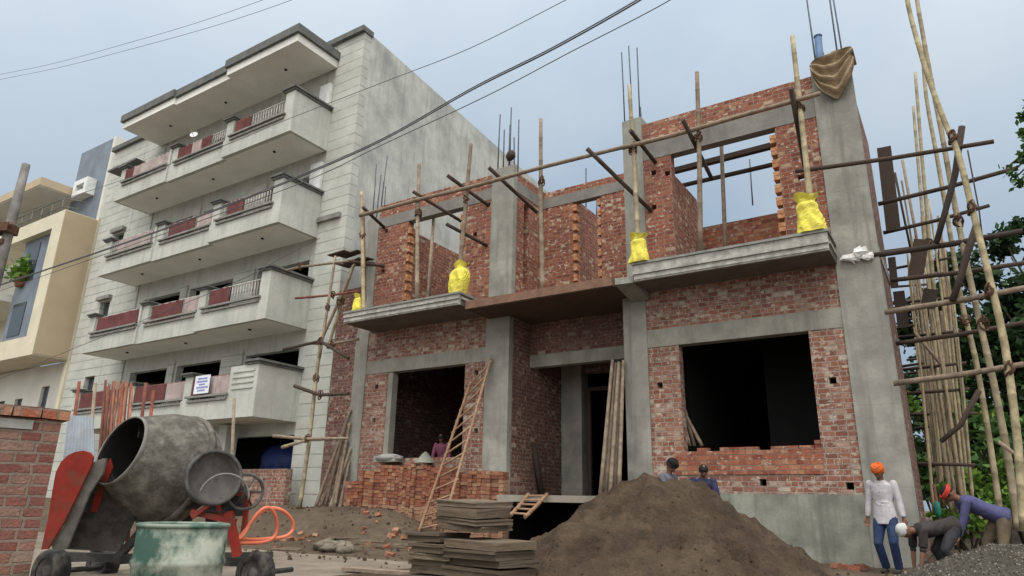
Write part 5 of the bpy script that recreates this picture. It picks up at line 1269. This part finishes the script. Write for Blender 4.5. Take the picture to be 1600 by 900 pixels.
for (pts, Y, r, lab) in [([(1503, 198), (1492, 275), (1477, 330), (1463, 380)], 13.3, .055, 'dark curved brace hanging from the topmost cross pole'), ([(1527, 350), (1510, 400), (1502, 430), (1488, 470)], 13.2, .06, 'dark brace tied to the thickest bamboo'),
                         ([(1530, 610), (1500, 665), (1470, 690)], 14.0, .045, 'dark low brace in front of the tree'), ([(1512, 235), (1530, 330), (1536, 380)], 13.0, .012, 'thin rope hanging beside the thickest bamboo'),
                         ([(1560, 690), (1610, 728)], 13.2, .03, 'pale thin stick near the right edge'), ([(1430, 520), (1470, 570)], 14.5, .03, 'thin diagonal rod beside the brick flank'),
                         ([(1410, 250), (1430, 360), (1440, 420)], 16.0, .03, 'thin dark upright under the high plank'), ([(1398, 270), (1425, 400)], 16.4, .026, 'thinnest upright beside the high plank')]:
    pole('brace_pole' if r > .02 else 'hanging_rope', [atY(*p, Y) for p in pts], r, r*.85, 'darkwood' if r != .03 else 'polewood', lab, 'pole' if r > .02 else 'rope', 'braces of the right hand scaffold', nodes=0)
def dplank(px, Y, w, lab, th=.03):
    a, e = atY(*px[0], Y), atY(*px[1], Y); d = (e-a); s = Vector((1, 0, 0)); s = (s-d.normalized()*s.dot(d.normalized())).normalized()
    b = MB(); b.obox((a+e)/2, d/2, s*w/2, d.normalized().cross(s)*th/2); tag(b.build('scaffold_plank', 'darkwood', origin=a), lab, 'plank', 'dark planks tied in the right hand scaffold')
dplank(((1381, 230), (1396, 360)), 14.3, .25, 'high dark plank tied upright beside the brick flank')
dplank(((1440, 374), (1430, 434)), 14.6, .26, 'dark plank hanging in the middle of the side scaffold')
dplank(((1404, 455), (1412, 512)), 15.0, .2, 'dark plank against the brick flank below the high one')
dplank(((1455, 452), (1449, 482)), 14.8, .24, 'short dark plank between the far uprights')
dplank(((1393, 402), (1398, 450)), 15.4, .14, 'narrow dark plank nearest the brick flank')

# ------------------------------------------------------------------ utility pole and cables
u0 = atW(41, 257, 14.0); up = thing('utility_pole', 'grey steel street pole with a rusty clamp at the left edge', 'pole', (u0.x, u0.y, 0))
MB().tube([(u0.x, u0.y, -.2), (u0.x, u0.y, u0.z-1.2), (u0.x, u0.y, u0.z)], [.1, .09, .075], 12).build('shaft', 'steel_grey', up)
cz = atW(12, 372, 14.0).z
b = MB(); b.obox((u0.x-.1, u0.y-.12, cz), EX*.26, EY*.16, EZ*.09).obox((u0.x-.15, u0.y-.1, cz-.28), EX*.2, EY*.12, EZ*.05); b.build('clamp', 'rope', up)
b = MB(); b.tube([(u0.x-1.2, u0.y, cz+.1), (u0.x, u0.y, cz), (u0.x+.3, u0.y-.1, cz+.05)], .03, 6); b.build('bracket', 'rust', up)
def cable(pts, Y, r, lab, grp='overhead cables'):
    P = spline([atY(*p, Y) for p in pts], 10)
    for end, nb in ((0, 1), (-1, -2)):
        if end == 0 and pts[0][0] == 500: continue      # this one is tied to the balcony
        d = (P[end]-P[nb]).normalized(); d.z *= .45; q = P[end]+d*26
        if end == 0: P.insert(0, q)
        else: P.append(q)
    b = MB(); b.tube(P, r, 6); tag(b.build('overhead_cable', 'cable', origin=P[0]), lab, 'cable', grp)
main = [(1060, -40), (985, 8), (860, 78), (740, 138), (600, 217), (470, 275), (340, 327), (180, 385), (-20, 452)]
for k, (dx, dy) in enumerate(((0, -2.2), (2, 0), (-1, 2.4))):
    cable([(x+dx, y+dy*(.25+.75*max(0, x)/1000)) for x, y in main], 9.0+k*.05, .012, ['uppermost strand of the thick dark cable bundle', 'middle strand of the thick dark cable bundle', 'lowest strand of the thick dark cable bundle'][k], 'strands of the dark cable bundle')
cable([(940, -30), (880, 2), (735, 75), (600, 128), (440, 190), (300, 245), (-20, 350)], 9.4, .0075, 'single thin cable running above the bundle past the apartment roof corner')
cable([(1110, -45), (1040, 4), (890, 82), (760, 150), (600, 225), (480, 282), (300, 350)], 8.6, .0085, 'single thin cable running just below the dark bundle')
cable([(520, -28), (450, 2), (330, 42), (200, 78), (90, 106), (-20, 128)], 9.0, .0065, 'lower of the two faint cables in the sky at top left')
cable([(480, -28), (410, 0), (300, 38), (190, 70), (80, 100), (-20, 120)], 9.2, .0065, 'upper of the two faint cables in the sky at top left')
cable([(500, 372), (445, 400), (370, 440), (200, 510), (-20, 600)], 11.3, .009, 'pale wire slung from the balcony corner down to the left')

# ------------------------------------------------------------------ people
def remesh(mb, voxel, it=2):
    """fuse overlapping closed pieces into one continuous smooth skin"""
    me = mb.mesh('tmp'); ob = bpy.data.objects.new('tmp', me); COL.objects.link(ob)
    m = ob.modifiers.new('r', 'REMESH'); m.mode = 'VOXEL'; m.voxel_size = voxel
    if it: q = ob.modifiers.new('s', 'SMOOTH'); q.factor = .5; q.iterations = it
    dg = bpy.context.evaluated_depsgraph_get(); ev = ob.evaluated_get(dg); e = ev.to_mesh()
    vs = [v.co.copy() for v in e.vertices]; fs = [tuple(p.vertices) for p in e.polygons]
    ev.to_mesh_clear(); bpy.data.objects.remove(ob); bpy.data.meshes.remove(me)
    return vs, fs
def loft(b, st, n=20):
    """st: (centre, lat, fwd, half width, half depth)"""
    vs = []
    for c, l, f, w, d in st:
        for k in range(n): a = 2*PI*k/n; vs.append(c+l*math.cos(a)*w+f*math.sin(a)*d)
    b.add(vs, [(j*n+k, j*n+(k+1) % n, (j+1)*n+(k+1) % n, (j+1)*n+k) for j in range(len(st)-1) for k in range(n)]+[tuple(reversed(range(n))), tuple((len(st)-1)*n+k for k in range(n))], 0, True)
def ik(a, b, l1, l2, pole):
    a, b, pole = Vector(a), Vector(b), Vector(pole); d = b-a; L = min(d.length, (l1+l2)*.999); dn = d.normalized()
    x = (l1*l1-l2*l2+L*L)/(2*L); h = math.sqrt(max(l1*l1-x*x, 0)); p = (pole-dn*pole.dot(dn)).normalized()
    return a+dn*x+p*h, a+dn*L
def person(loc, heading, label, cfg, scale=1.0, group=None):
    """local frame: faces -Y, +X is the figure's left, Z up"""
    root = thing('person', label, 'person', loc, group); root.rotation_euler = (0, 0, heading)
    S = scale
    pel = Vector(cfg.get('pelvis', (0, 0, .9))); lean = math.radians(cfg.get('lean', 0)); side = math.radians(cfg.get('side', 0))
    up = Vector((math.sin(side), -math.sin(lean), math.cos(lean))).normalized()
    lat = Vector((1, 0, 0)); lat = (lat-up*lat.dot(up)).normalized()
    fwd = lat.cross(up)*1.0
    if fwd.y > 0 and lean < 1.2: fwd = -fwd
    sp = pel+up*.2; chest = pel+up*.43; neck = pel+up*.54
    hp_ = math.radians(cfg.get('head', 0)); hup = (up*math.cos(hp_)+fwd*math.sin(hp_)).normalized(); hf = (fwd*math.cos(hp_)-up*math.sin(hp_)).normalized()
    head = neck+hup*.145
    sh = [chest+lat*s*.175+up*.06 for s in (1, -1)]; hips = [pel+lat*s*.085-up*.03 for s in (1, -1)]
    feet = [Vector(f) for f in cfg['feet']]; hands = [Vector(h) for h in cfg['hands']]
    kp = Vector(cfg.get('knee', (0, -1, .1))); 
    b = MB(); legs = []; arms = []
    bel = Vector((0, 0, 1)) if lean < .7 else up
    def torso(b, g, top):
        loft(b, [(pel-bel*.07*top-bel*.02, lat, fwd, .135+g*(3.8 if g > 0 else 1), .1+g*(3 if g > 0 else 1)), (pel+up*.06, lat, fwd, .13+g*(2.2 if g > 0 else 1), .095+g*(1.8 if g > 0 else 1)), (sp, lat, fwd, .128+g, .092+g), (pel+up*.36, lat, fwd, .158+g, .105+g), (chest+up*.035, lat, fwd, .172+g, .092+g), (neck-up*.035, lat, fwd, .1+g*.6, .07+g*.5), (neck+up*.005, lat, fwd, .05+g*.5, .05+g*.4)])
    torso(b, -.012, 1)
    b.tube([neck-up*.05, neck+hup*.09], .052, 12)
    for i, nm in enumerate(('l', 'r')):
        s = 1 if i == 0 else -1
        kn, an = ik(hips[i], feet[i]+Vector((0, 0, .07)), .42, .42, kp+Vector((s*.15, 0, 0)))
        el, wr = ik(sh[i], hands[i], .28, .26, Vector(cfg.get('elbow', (0, .7, -.2)))+lat*s*.5)
        b.tube([hips[i]+(hips[i]-kn)*.05, hips[i].lerp(kn, .5), kn, kn.lerp(an, .3), an], [.075, .07, .05, .052, .034], 12); b.ball(kn, .05, 10)
        b.tube([an+Vector((0, .03, -.03)), an+Vector((s*.03, -.14, -.045))], [.036, .028], 10)
        b.ball(sh[i], .042, 10); b.tube([sh[i], sh[i].lerp(el, .4), el, el.lerp(wr, .3), wr], [.042, .046, .036, .037, .025], 12); b.ball(el, .036, 8)
        fd = (wr-el).normalized(); cu = (fwd-fd*fwd.dot(fd)).normalized() if abs(fwd.dot(fd)) < .95 else up; sd_ = fd.cross(cu)
        loft(b, [(wr-fd*.01, sd_, cu, .025, .02), (wr+fd*.03, sd_, cu, .034, .018), (wr+fd*.085, sd_, cu, .04, .016), (wr+fd*.095, sd_, cu, .036, .013)], 12)
        for o_, l in ((-.03, .06), (-.01, .076), (.01, .07), (.03, .055)):
            b_ = wr+sd_*o_+fd*.075; m_ = b_+fd*l*.6+cu*.012; t_ = m_+fd*l*.38+cu*.03
            b.tube([b_, m_, t_], [.0098, .009, .0075], 7)
        th = wr+fd*.025+sd_*s*-.03; b.tube([th, th+fd*.04+cu*.02+sd_*s*-.018, th+fd*.065+cu*.035+sd_*s*-.012], [.013, .011, .009], 7)
        legs.append((hips[i], kn, an)); arms.append((sh[i], el, wr))
    S = 1.0; root.scale = (scale,)*3
    # head with face
    hc = (head)*S; hl = lat; R3 = Matrix((hl, -hf, hup)).transposed()     # columns: left, back, up
    def H(x, y, z): return hc+(R3 @ Vector((x, y, z)))*S
    n, m = 20, 14; hv = []
    for j in range(m+1):
        ph = PI*j/m; z = math.cos(ph)
        for i in range(n):
            a = 2*PI*i/n; x = math.sin(ph)*math.sin(a); y = -math.sin(ph)*math.cos(a)
            w = .074*(1 if z > -.1 else 1-.33*((-z-.1)/.9)**1.2); d = .092 if y > 0 else .088
            yy = y*d; 
            if z < -.3 and y < 0: yy -= .008
            if abs(x) < .22 and -.45 < z < .12 and y < -.5: yy -= .024*(1-abs(x)/.22)*(.4+.6*(.12-z)/.57)      # nose
            if .02 < z < .25 and .2 < abs(x) < .6 and y < -.4: yy += .009                                     # eye sockets
            if -.62 < z < -.5 and abs(x) < .35 and y < -.4: yy -= .006                                        # lips
            hv.append(H(x*w, yy, z*.115))
    b.add(hv, [(j*n+i, (j+1)*n+i, (j+1)*n+(i+1) % n, j*n+(i+1) % n) for j in range(m) for i in range(n)], 0, True)
    for s in (1, -1): b.ball(H(s*.076, .008, -.005), (.014, .02, .03), 8, 0)
    vs, fs = remesh(b, .0075, 1); b = MB(); b.add(vs, fs, 0, True)
    for s in (1, -1): b.ball(H(s*.031, -.078, .016), .012, 8, 1)
    b.ball(H(0, -.086, -.062), (.024*S, .008*S, .006*S), 8, 1)
    def loc_build(mb, name, mats):
        me = mb.mesh(name)
        for mm in (mats if isinstance(mats, list) else [mats]): me.materials.append(M[mm])
        o = bpy.data.objects.new(name, me); COL.objects.link(o); o.parent = root; return o
    loc_build(b, 'body', ['skin', 'eye'])
    # shirt
    sl_ = cfg.get('sleeve', 1.0)
    b = MB(); torso(b, .018, 1.7 if lean < .7 else .8)
    for a, e, w in arms:
        b.ball(a-up*.008, .066, 10); b.ball(e, .05, 8)
        if sl_ > .5: b.tube([a, a.lerp(e, .5), e, e.lerp(w, .5), e.lerp(w, .94)], [.064, .06, .05, .05, .042], 14)
        else: b.tube([a, a.lerp(e, .5), a.lerp(e, .85)], [.064, .064, .062], 14)
    for q in range(14):
        z_ = rnd.uniform(-.02, .42); c_ = pel+up*z_; a_ = rnd.uniform(0, 6.28)
        b.tube([c_+(lat*math.cos(a_+k*.25)*.15+fwd*math.sin(a_+k*.25)*.112)+up*k*rnd.uniform(.0, .03) for k in range(4)], .012, 6)
    vs, fs = remesh(b, .011, 3); b = MB(); b.add(vs, fs, 0, True)
    if cfg.get('buttons'):
        for i in range(5): b.ball((sp+up*(.25-i*.1)+fwd*.155)*S, .007, 6, 1)
    loc_build(b, 'shirt', [cfg['shirt'], 'dark'])
    if cfg.get('buttons'):
        b = MB()
        for s in (1, -1): b.add([(neck+fwd*.06+lat*s*.01-up*.0)*S, (neck+fwd*.02+lat*s*.085)*S, (neck+fwd*.09+lat*s*.075-up*.06)*S, (neck+fwd*.1+lat*s*.02-up*.07)*S, (neck+fwd*.05+lat*s*.01)*S, (neck+fwd*.01+lat*s*.085)*S, (neck+fwd*.08+lat*s*.075-up*.06)*S, (neck+fwd*.085+lat*s*.02-up*.07)*S], [(0, 1, 2, 3), (7, 6, 5, 4), (0, 4, 5, 1), (1, 5, 6, 2), (2, 6, 7, 3), (3, 7, 4, 0)])
        loc_build(b, 'collar', cfg['shirt'])
    # trousers
    b = MB(); loft(b, [(pel+up*.06, lat, fwd, .14, .108), (pel, lat, fwd, .15, .115), (pel-bel*.07, lat, fwd, .15, .115), (pel-bel*.11, lat, fwd, .1, .09)])
    b.ball(pel-bel*.02, (.13, .13, .11), 14)
    for h, k, a in legs:
        b.tube([h, h.lerp(k, .25), h.lerp(k, .6), k, k.lerp(a, .4), k.lerp(a, .97)], [.098, .098, .083, .068, .066, .06], 14); b.ball(k, .068, 10); b.ball(h, .1, 10)
        for q in range(4): f_ = rnd.uniform(.55, .95); c_ = k.lerp(a, f_); b.tube([c_+Vector((math.cos(t)*.06, math.sin(t)*.06, .012*t)) for t in (0, .8, 1.6, 2.4, 3.2)], .01, 6)
    vs, fs = remesh(b, .011, 2); b = MB(); b.add(vs, fs, 0, True); loc_build(b, 'trousers', cfg['trousers'])
    for i in range(2):
        b = MB(); a = legs[i][2]; s = 1 if i == 0 else -1; b.ball((a+Vector((s*.012, -.07, -.035)))*S, (.05*S, .135*S, .04*S), 12); loc_build(b, 'shoe', 'shoe')
    # headwear
    hw = cfg.get('hat', 'hair'); b = MB()
    def dome(r, z0, rows, mat_i=0, low=.0, bulge=1.0):
        nn = 22; V_ = []; 
        for j in range(rows+1):
            ph = (PI/2+.35-low)*j/rows; 
            for i in range(nn):
                a = 2*PI*i/nn; j_ = 1+.03*math.sin(a*5+j*2.2)*(bulge-1)*8
                front = -math.sin(ph)*math.cos(a)
                zz = math.cos(ph)*r*1.05+z0+(.02 if front < -.6 and j > rows*.6 else 0)
                V_.append(H(math.sin(ph)*math.sin(a)*r*.9*j_, -math.sin(ph)*math.cos(a)*r*1.08*j_+.008, zz))
        b.add(V_, [(j*nn+i, (j+1)*nn+i, (j+1)*nn+(i+1) % nn, j*nn+(i+1) % nn) for j in range(rows) for i in range(nn)], mat_i, True)
    if hw == 'turban':
        dome(.102, .03, 8, bulge=1.6)
        for k in range(5):
            ring_n = (hup+lat*(.35 if k % 2 else -.35)+hf*.15).normalized(); c_ = H(0, .005, .052+k*.012); R_ = .088-.006*k
            u = ring_n.cross(hf).normalized(); w = ring_n.cross(u); b.tube([c_+(u*math.cos(2*PI*i/24)*1.0+w*math.sin(2*PI*i/24)*1.12)*R_*S for i in range(25)], .02*S, 8, cap=False)
        loc_build(b, 'turban', cfg['hatmat'])
    elif hw == 'cap':
        dome(.096, .025, 8, bulge=1.3); V_ = []
        b.ball(H(0, .06, .03), (.05*S, .05*S, .03*S), 8); loc_build(b, 'headcloth', cfg['hatmat'])
    elif hw == 'band':
        dome(.091, .02, 7); loc_build(b, 'hair', 'hair'); b = MB()
        for k in range(3):
            c_ = H(0, .003, .03+k*.018); u, w = lat, hf; b.tube([c_+(u*math.cos(2*PI*i/24)+w*math.sin(2*PI*i/24)*1.12)*.087*S for i in range(25)], .015*S, 8, cap=False)
        b.ball(H(.0, .11, .05), .028*S, 8); loc_build(b, 'headband', cfg['hatmat'])
    else:
        dome(.091, .018, 8); loc_build(b, 'hair', cfg.get('hatmat', 'hair'))
    return root, dict(hands=hands, up=up)

def ground_at(x, y): return max(ground_z(x, y), 0.0)
p = atY(1383, 800, 12.75)
person((p.x, 12.75, .04), math.radians(-12), 'man in white shirt and orange turban standing before the corner column', dict(pelvis=(0, 0, .87), feet=[(.1, -.02, 0), (-.1, .04, 0)], hands=[(.3, -.05, .68), (-.29, -.02, .68)], head=28, shirt='white_shirt', trousers='blue_jeans', hat='turban', hatmat='orange_turban', buttons=True), .985)
p = atY(1438, 858, 12.25)
person((p.x+.32, 12.2, .02), math.radians(-62), 'man in black shirt and white head cloth bending down with both hands to the ground', dict(pelvis=(0, .12, .78), lean=98, feet=[(.16, .1, 0), (-.16, .12, 0)], hands=[(.2, -.5, .1), (-.18, -.42, .1)], head=-10, shirt='black_shirt', trousers='dark_trouser', hat='cap', hatmat='white_cap', sleeve=.3, elbow=(0, .2, 0)), .95)
p = atY(1520, 835, 12.9)
person((p.x+.18, 12.95, .05), math.radians(-72), 'man in purple shirt and red headband bending over a shovel', dict(pelvis=(0, .2, .86), lean=66, feet=[(.16, .32, 0), (-.14, -.02, 0)], hands=[(.1, -.42, .5), (-.05, -.3, .68)], head=-6, shirt='purple_shirt', trousers='khaki', hat='band', hatmat='red_cloth', elbow=(0, .5, -.3)), 1.02)
# shovel held by the man in purple
a = atY(1447, 877, 12.35); e = atY(1497, 822, 12.6)
sv_ = thing('shovel', 'shovel with pale wooden handle held by the man in purple', 'shovel', a)
MB().tube([a, e], .017, 8).build('handle', 'bamboo_pale', sv_)
d = (a-e).normalized(); s_ = d.cross(EZ).normalized(); nrm = d.cross(s_)
b = MB(); P = [a+s_*.1, a+s_*.12+d*.14, a+d*.26, a-s_*.12+d*.14, a-s_*.1]; b.add(P+[q+nrm*.006 for q in P], [(0, 1, 2, 3, 4), (9, 8, 7, 6, 5)]+[(i, i+5, (i+1) % 5+5, (i+1) % 5) for i in range(5)]); b.build('blade', 'steel_dark', sv_)
# two men behind the sand heap
def stand(px, py, hz):
    Y = 11.0
    while Y < 12.9:
        p = atY(px, py, Y)
        if heap_h(p.x, Y) < hz: break
        Y += .03
    return (p.x, Y, max(heap_h(p.x, Y), 0)+.02)
person(stand(1036, 740, .1), math.radians(75), 'man with black head cloth half hidden behind the top of the sand heap', dict(pelvis=(0, 0, .9), lean=12, feet=[(.1, 0, 0), (-.1, 0, 0)], hands=[(.25, -.3, .8), (-.25, -.3, .8)], head=22, shirt='grey_shirt', trousers='dark_trouser', hat='turban', hatmat='hair'), .985)
person(stand(1098, 760, .15), math.radians(28), 'man in navy shirt bending behind the right flank of the sand heap', dict(pelvis=(0, .1, .86), lean=20, feet=[(.12, 0, 0), (-.12, 0, 0)], hands=[(.26, -.4, .65), (-.26, -.35, .65)], head=14, shirt='navy_shirt', trousers='dark_trouser', hat='hair'), .95)
# woman in the opening
p = atY(692, 705, 14.2)
person((p.x, 14.2, 1.14), math.radians(20), 'woman in maroon clothes standing behind the ladder inside the dark opening', dict(pelvis=(0, 0, .88), lean=14, feet=[(.09, 0, 0), (-.09, 0, 0)], hands=[(.28, -.28, .86), (-.27, -.2, .82)], head=16, shirt='maroon_dress', trousers='maroon_dress', hat='hair'), .9)
# teal cloth hung among the poles
p = atY(1464, 790, 14.2); rg = random.Random(3)
b = MB(); b.lathe([(0, .02), (.08, .05), (.17, .055), (.24, .04), (.27, .015)], (p.x, 14.2, p.z-.2), EZ, 14, jit=.2, rg=rg, cap0=True, cap1=True); tag(b.build('teal_cloth', 'teal_cloth', origin=(p.x, 14.2, p.z)), 'teal cloth hanging on a pole behind the man in purple', 'cloth')
pole('upright_pole', [(p.x, 14.28, 0), (p.x, 14.28, p.z+.35)], .03, .025, 'redprop', 'short red stake carrying the teal cloth', 'stake', nodes=0)

# ------------------------------------------------------------------ trees
def tree(name, loc, h, crown, label, mat, seed, nclump, nleaf, lsize, group='trees behind the right hand scaffold', trunk_r=.2, lowest=.3):
    rg = random.Random(seed); x, y, z = loc; t = thing(name, label, 'tree', loc, group)
    b = MB(); top = Vector((x+rg.uniform(-.4, .4), y, z+h*.75)); base = Vector((x, y, z-.2))
    b.tube([base, base.lerp(top, .35)+Vector((rg.uniform(-.2, .2), 0, 0)), base.lerp(top, .7)+Vector((rg.uniform(-.3, .3), 0, 0)), top], trunk_r, 9, r1=trunk_r*.25)
    lf = MB()
    for i in range(nclump):
        d = Vector((rg.gauss(0, 1), rg.gauss(0, 1), rg.gauss(0, 1))).normalized()*(rg.random()**.45)
        c = Vector((x+d.x*crown[0], y+d.y*crown[1], z+h*(lowest+(1-lowest)*.5)+d.z*h*(1-lowest)*.5))
        if i % 3 == 0:
            a = base.lerp(top, rg.uniform(.3, .95)); m_ = a.lerp(c, .5)+Vector((0, 0, -.2)); b.tube([a, m_, c], [trunk_r*.35, trunk_r*.2, trunk_r*.06], 6)
        r = rg.uniform(.35, .85)*min(crown)*.42
        leaves(lf, clump_pts(c, (r, r, r*.75), nleaf, rg, .2), lsize, rg)
    b.build('trunk', 'bark', t); lf.build('crown', mat, t)
q = atY(1580, 470, 27); tree('tree', (3.0, 27, 0.5), 10.2, (4.6, 2.6), 'large dark tree filling the space behind the thick bamboos', 'leaf_dark', 3, 210, 200, .27, lowest=.0)
tree('tree', (7.0, 31, .6), 10.6, (4.5, 3.5), 'taller green tree further right behind the scaffold', 'leaf_mid', 8, 120, 150, .3, lowest=.0)
tree('tree', (0.6, 34, .6), 8.0, (2.6, 2.2), 'smaller dark green tree seen low between the far uprights', 'leaf_dark', 12, 70, 130, .26, lowest=.0)
tree('tree', (-2.9, 36, .6), 6.6, (2.0, 2.0), 'small green tree close to the brick flank far behind', 'leaf_mid', 15, 40, 90, .26, lowest=.05)
for (px, py, Y, s, mat, lab) in [(1552, 765, 17.5, .62, 'leaf_bright', 'bright yellow green bush behind the man in purple'), (1505, 800, 16.5, .42, 'leaf_bright', 'small bright bush between the bamboo feet'), (1580, 690, 19, .9, 'leaf_mid', 'mid green bush right of the bamboo row'), (1482, 745, 22, 1.1, 'leaf_mid', 'green bush at the foot of the far uprights'), (1500, 640, 24, .9, 'leaf_bright', 'bright bushy sapling halfway up behind the brace'), (1448, 700, 26, 1.2, 'leaf_dark', 'dark bush beside the brick flank')]:
    p = atY(px, py, Y); rg = random.Random(px); t = thing('bush', lab, 'bush', (p.x, Y, .1), 'bushes behind the right hand scaffold')
    b = MB(); st = MB()
    for k in range(9):
        c = p+Vector((rg.gauss(0, .5)*s, rg.gauss(0, .4)*s, rg.gauss(0, .5)*s)); leaves(b, clump_pts(c, s*.45, 90, rg, .1), .2*s+.05, rg); st.tube([(p.x+rg.uniform(-.1, .1), Y, 0), c], .02, 5)
    b.build('foliage', mat, t); st.build('stems', 'bark', t)
# leafy branch of a tree standing beyond the right edge
t = thing('tree', 'tree at the right edge whose leafy twigs hang in the sky', 'tree', (3.7, 11.5, 0))
MB().tube([(3.7, 11.5, -.2), (3.65, 11.6, 4), (3.6, 11.5, 8.6)], .16, 9, r1=.07).build('trunk', 'bark', t)
b = MB(); st = MB(); rg = random.Random(41)
for px, py, n in [(1598, 182, 60), (1604, 205, 50), (1600, 240, 45), (1596, 252, 30), (1600, 285, 55), (1588, 276, 25), (1579, 271, 14), (1572, 263, 8), (1612, 225, 60), (1617, 270, 60), (1609, 165, 40), (1585, 290, 12)]:
    c = atY(px, py, 11.5); leaves(b, clump_pts(c, .09, n, rg, .0), .085, rg); st.tube([(3.62, 11.52, 7.2+rg.uniform(-.4, .8)), Vector((3.62, 11.52, 7.4)).lerp(c, .6)+EZ*.1, c], .012, 5)
for _ in range(26): leaves(b, clump_pts((3.95+rg.uniform(-.5, .9), 11.5+rg.uniform(-.8, .8), 7.4+rg.uniform(-1.0, 1.6)), .3, 60, rg, .1), .11, rg)
b.build('crown', 'leaf_mid', t); st.build('twigs', 'bark', t)

# ------------------------------------------------------------------ clean up and render settings
for o in bpy.data.objects:
    if '_o' in o: del o['_o']
sc.view_settings.view_transform = 'Standard'; sc.view_settings.look = 'None'; sc.view_settings.gamma = 1.0; sc.view_settings.exposure = -0.02
sc.view_settings.use_curve_mapping = False
sc.render.engine = 'CYCLES'; sc.cycles.use_denoising = True; sc.cycles.max_bounces = 6; sc.cycles.diffuse_bounces = 3
sc.render.resolution_x = 1024; sc.render.resolution_y = 576
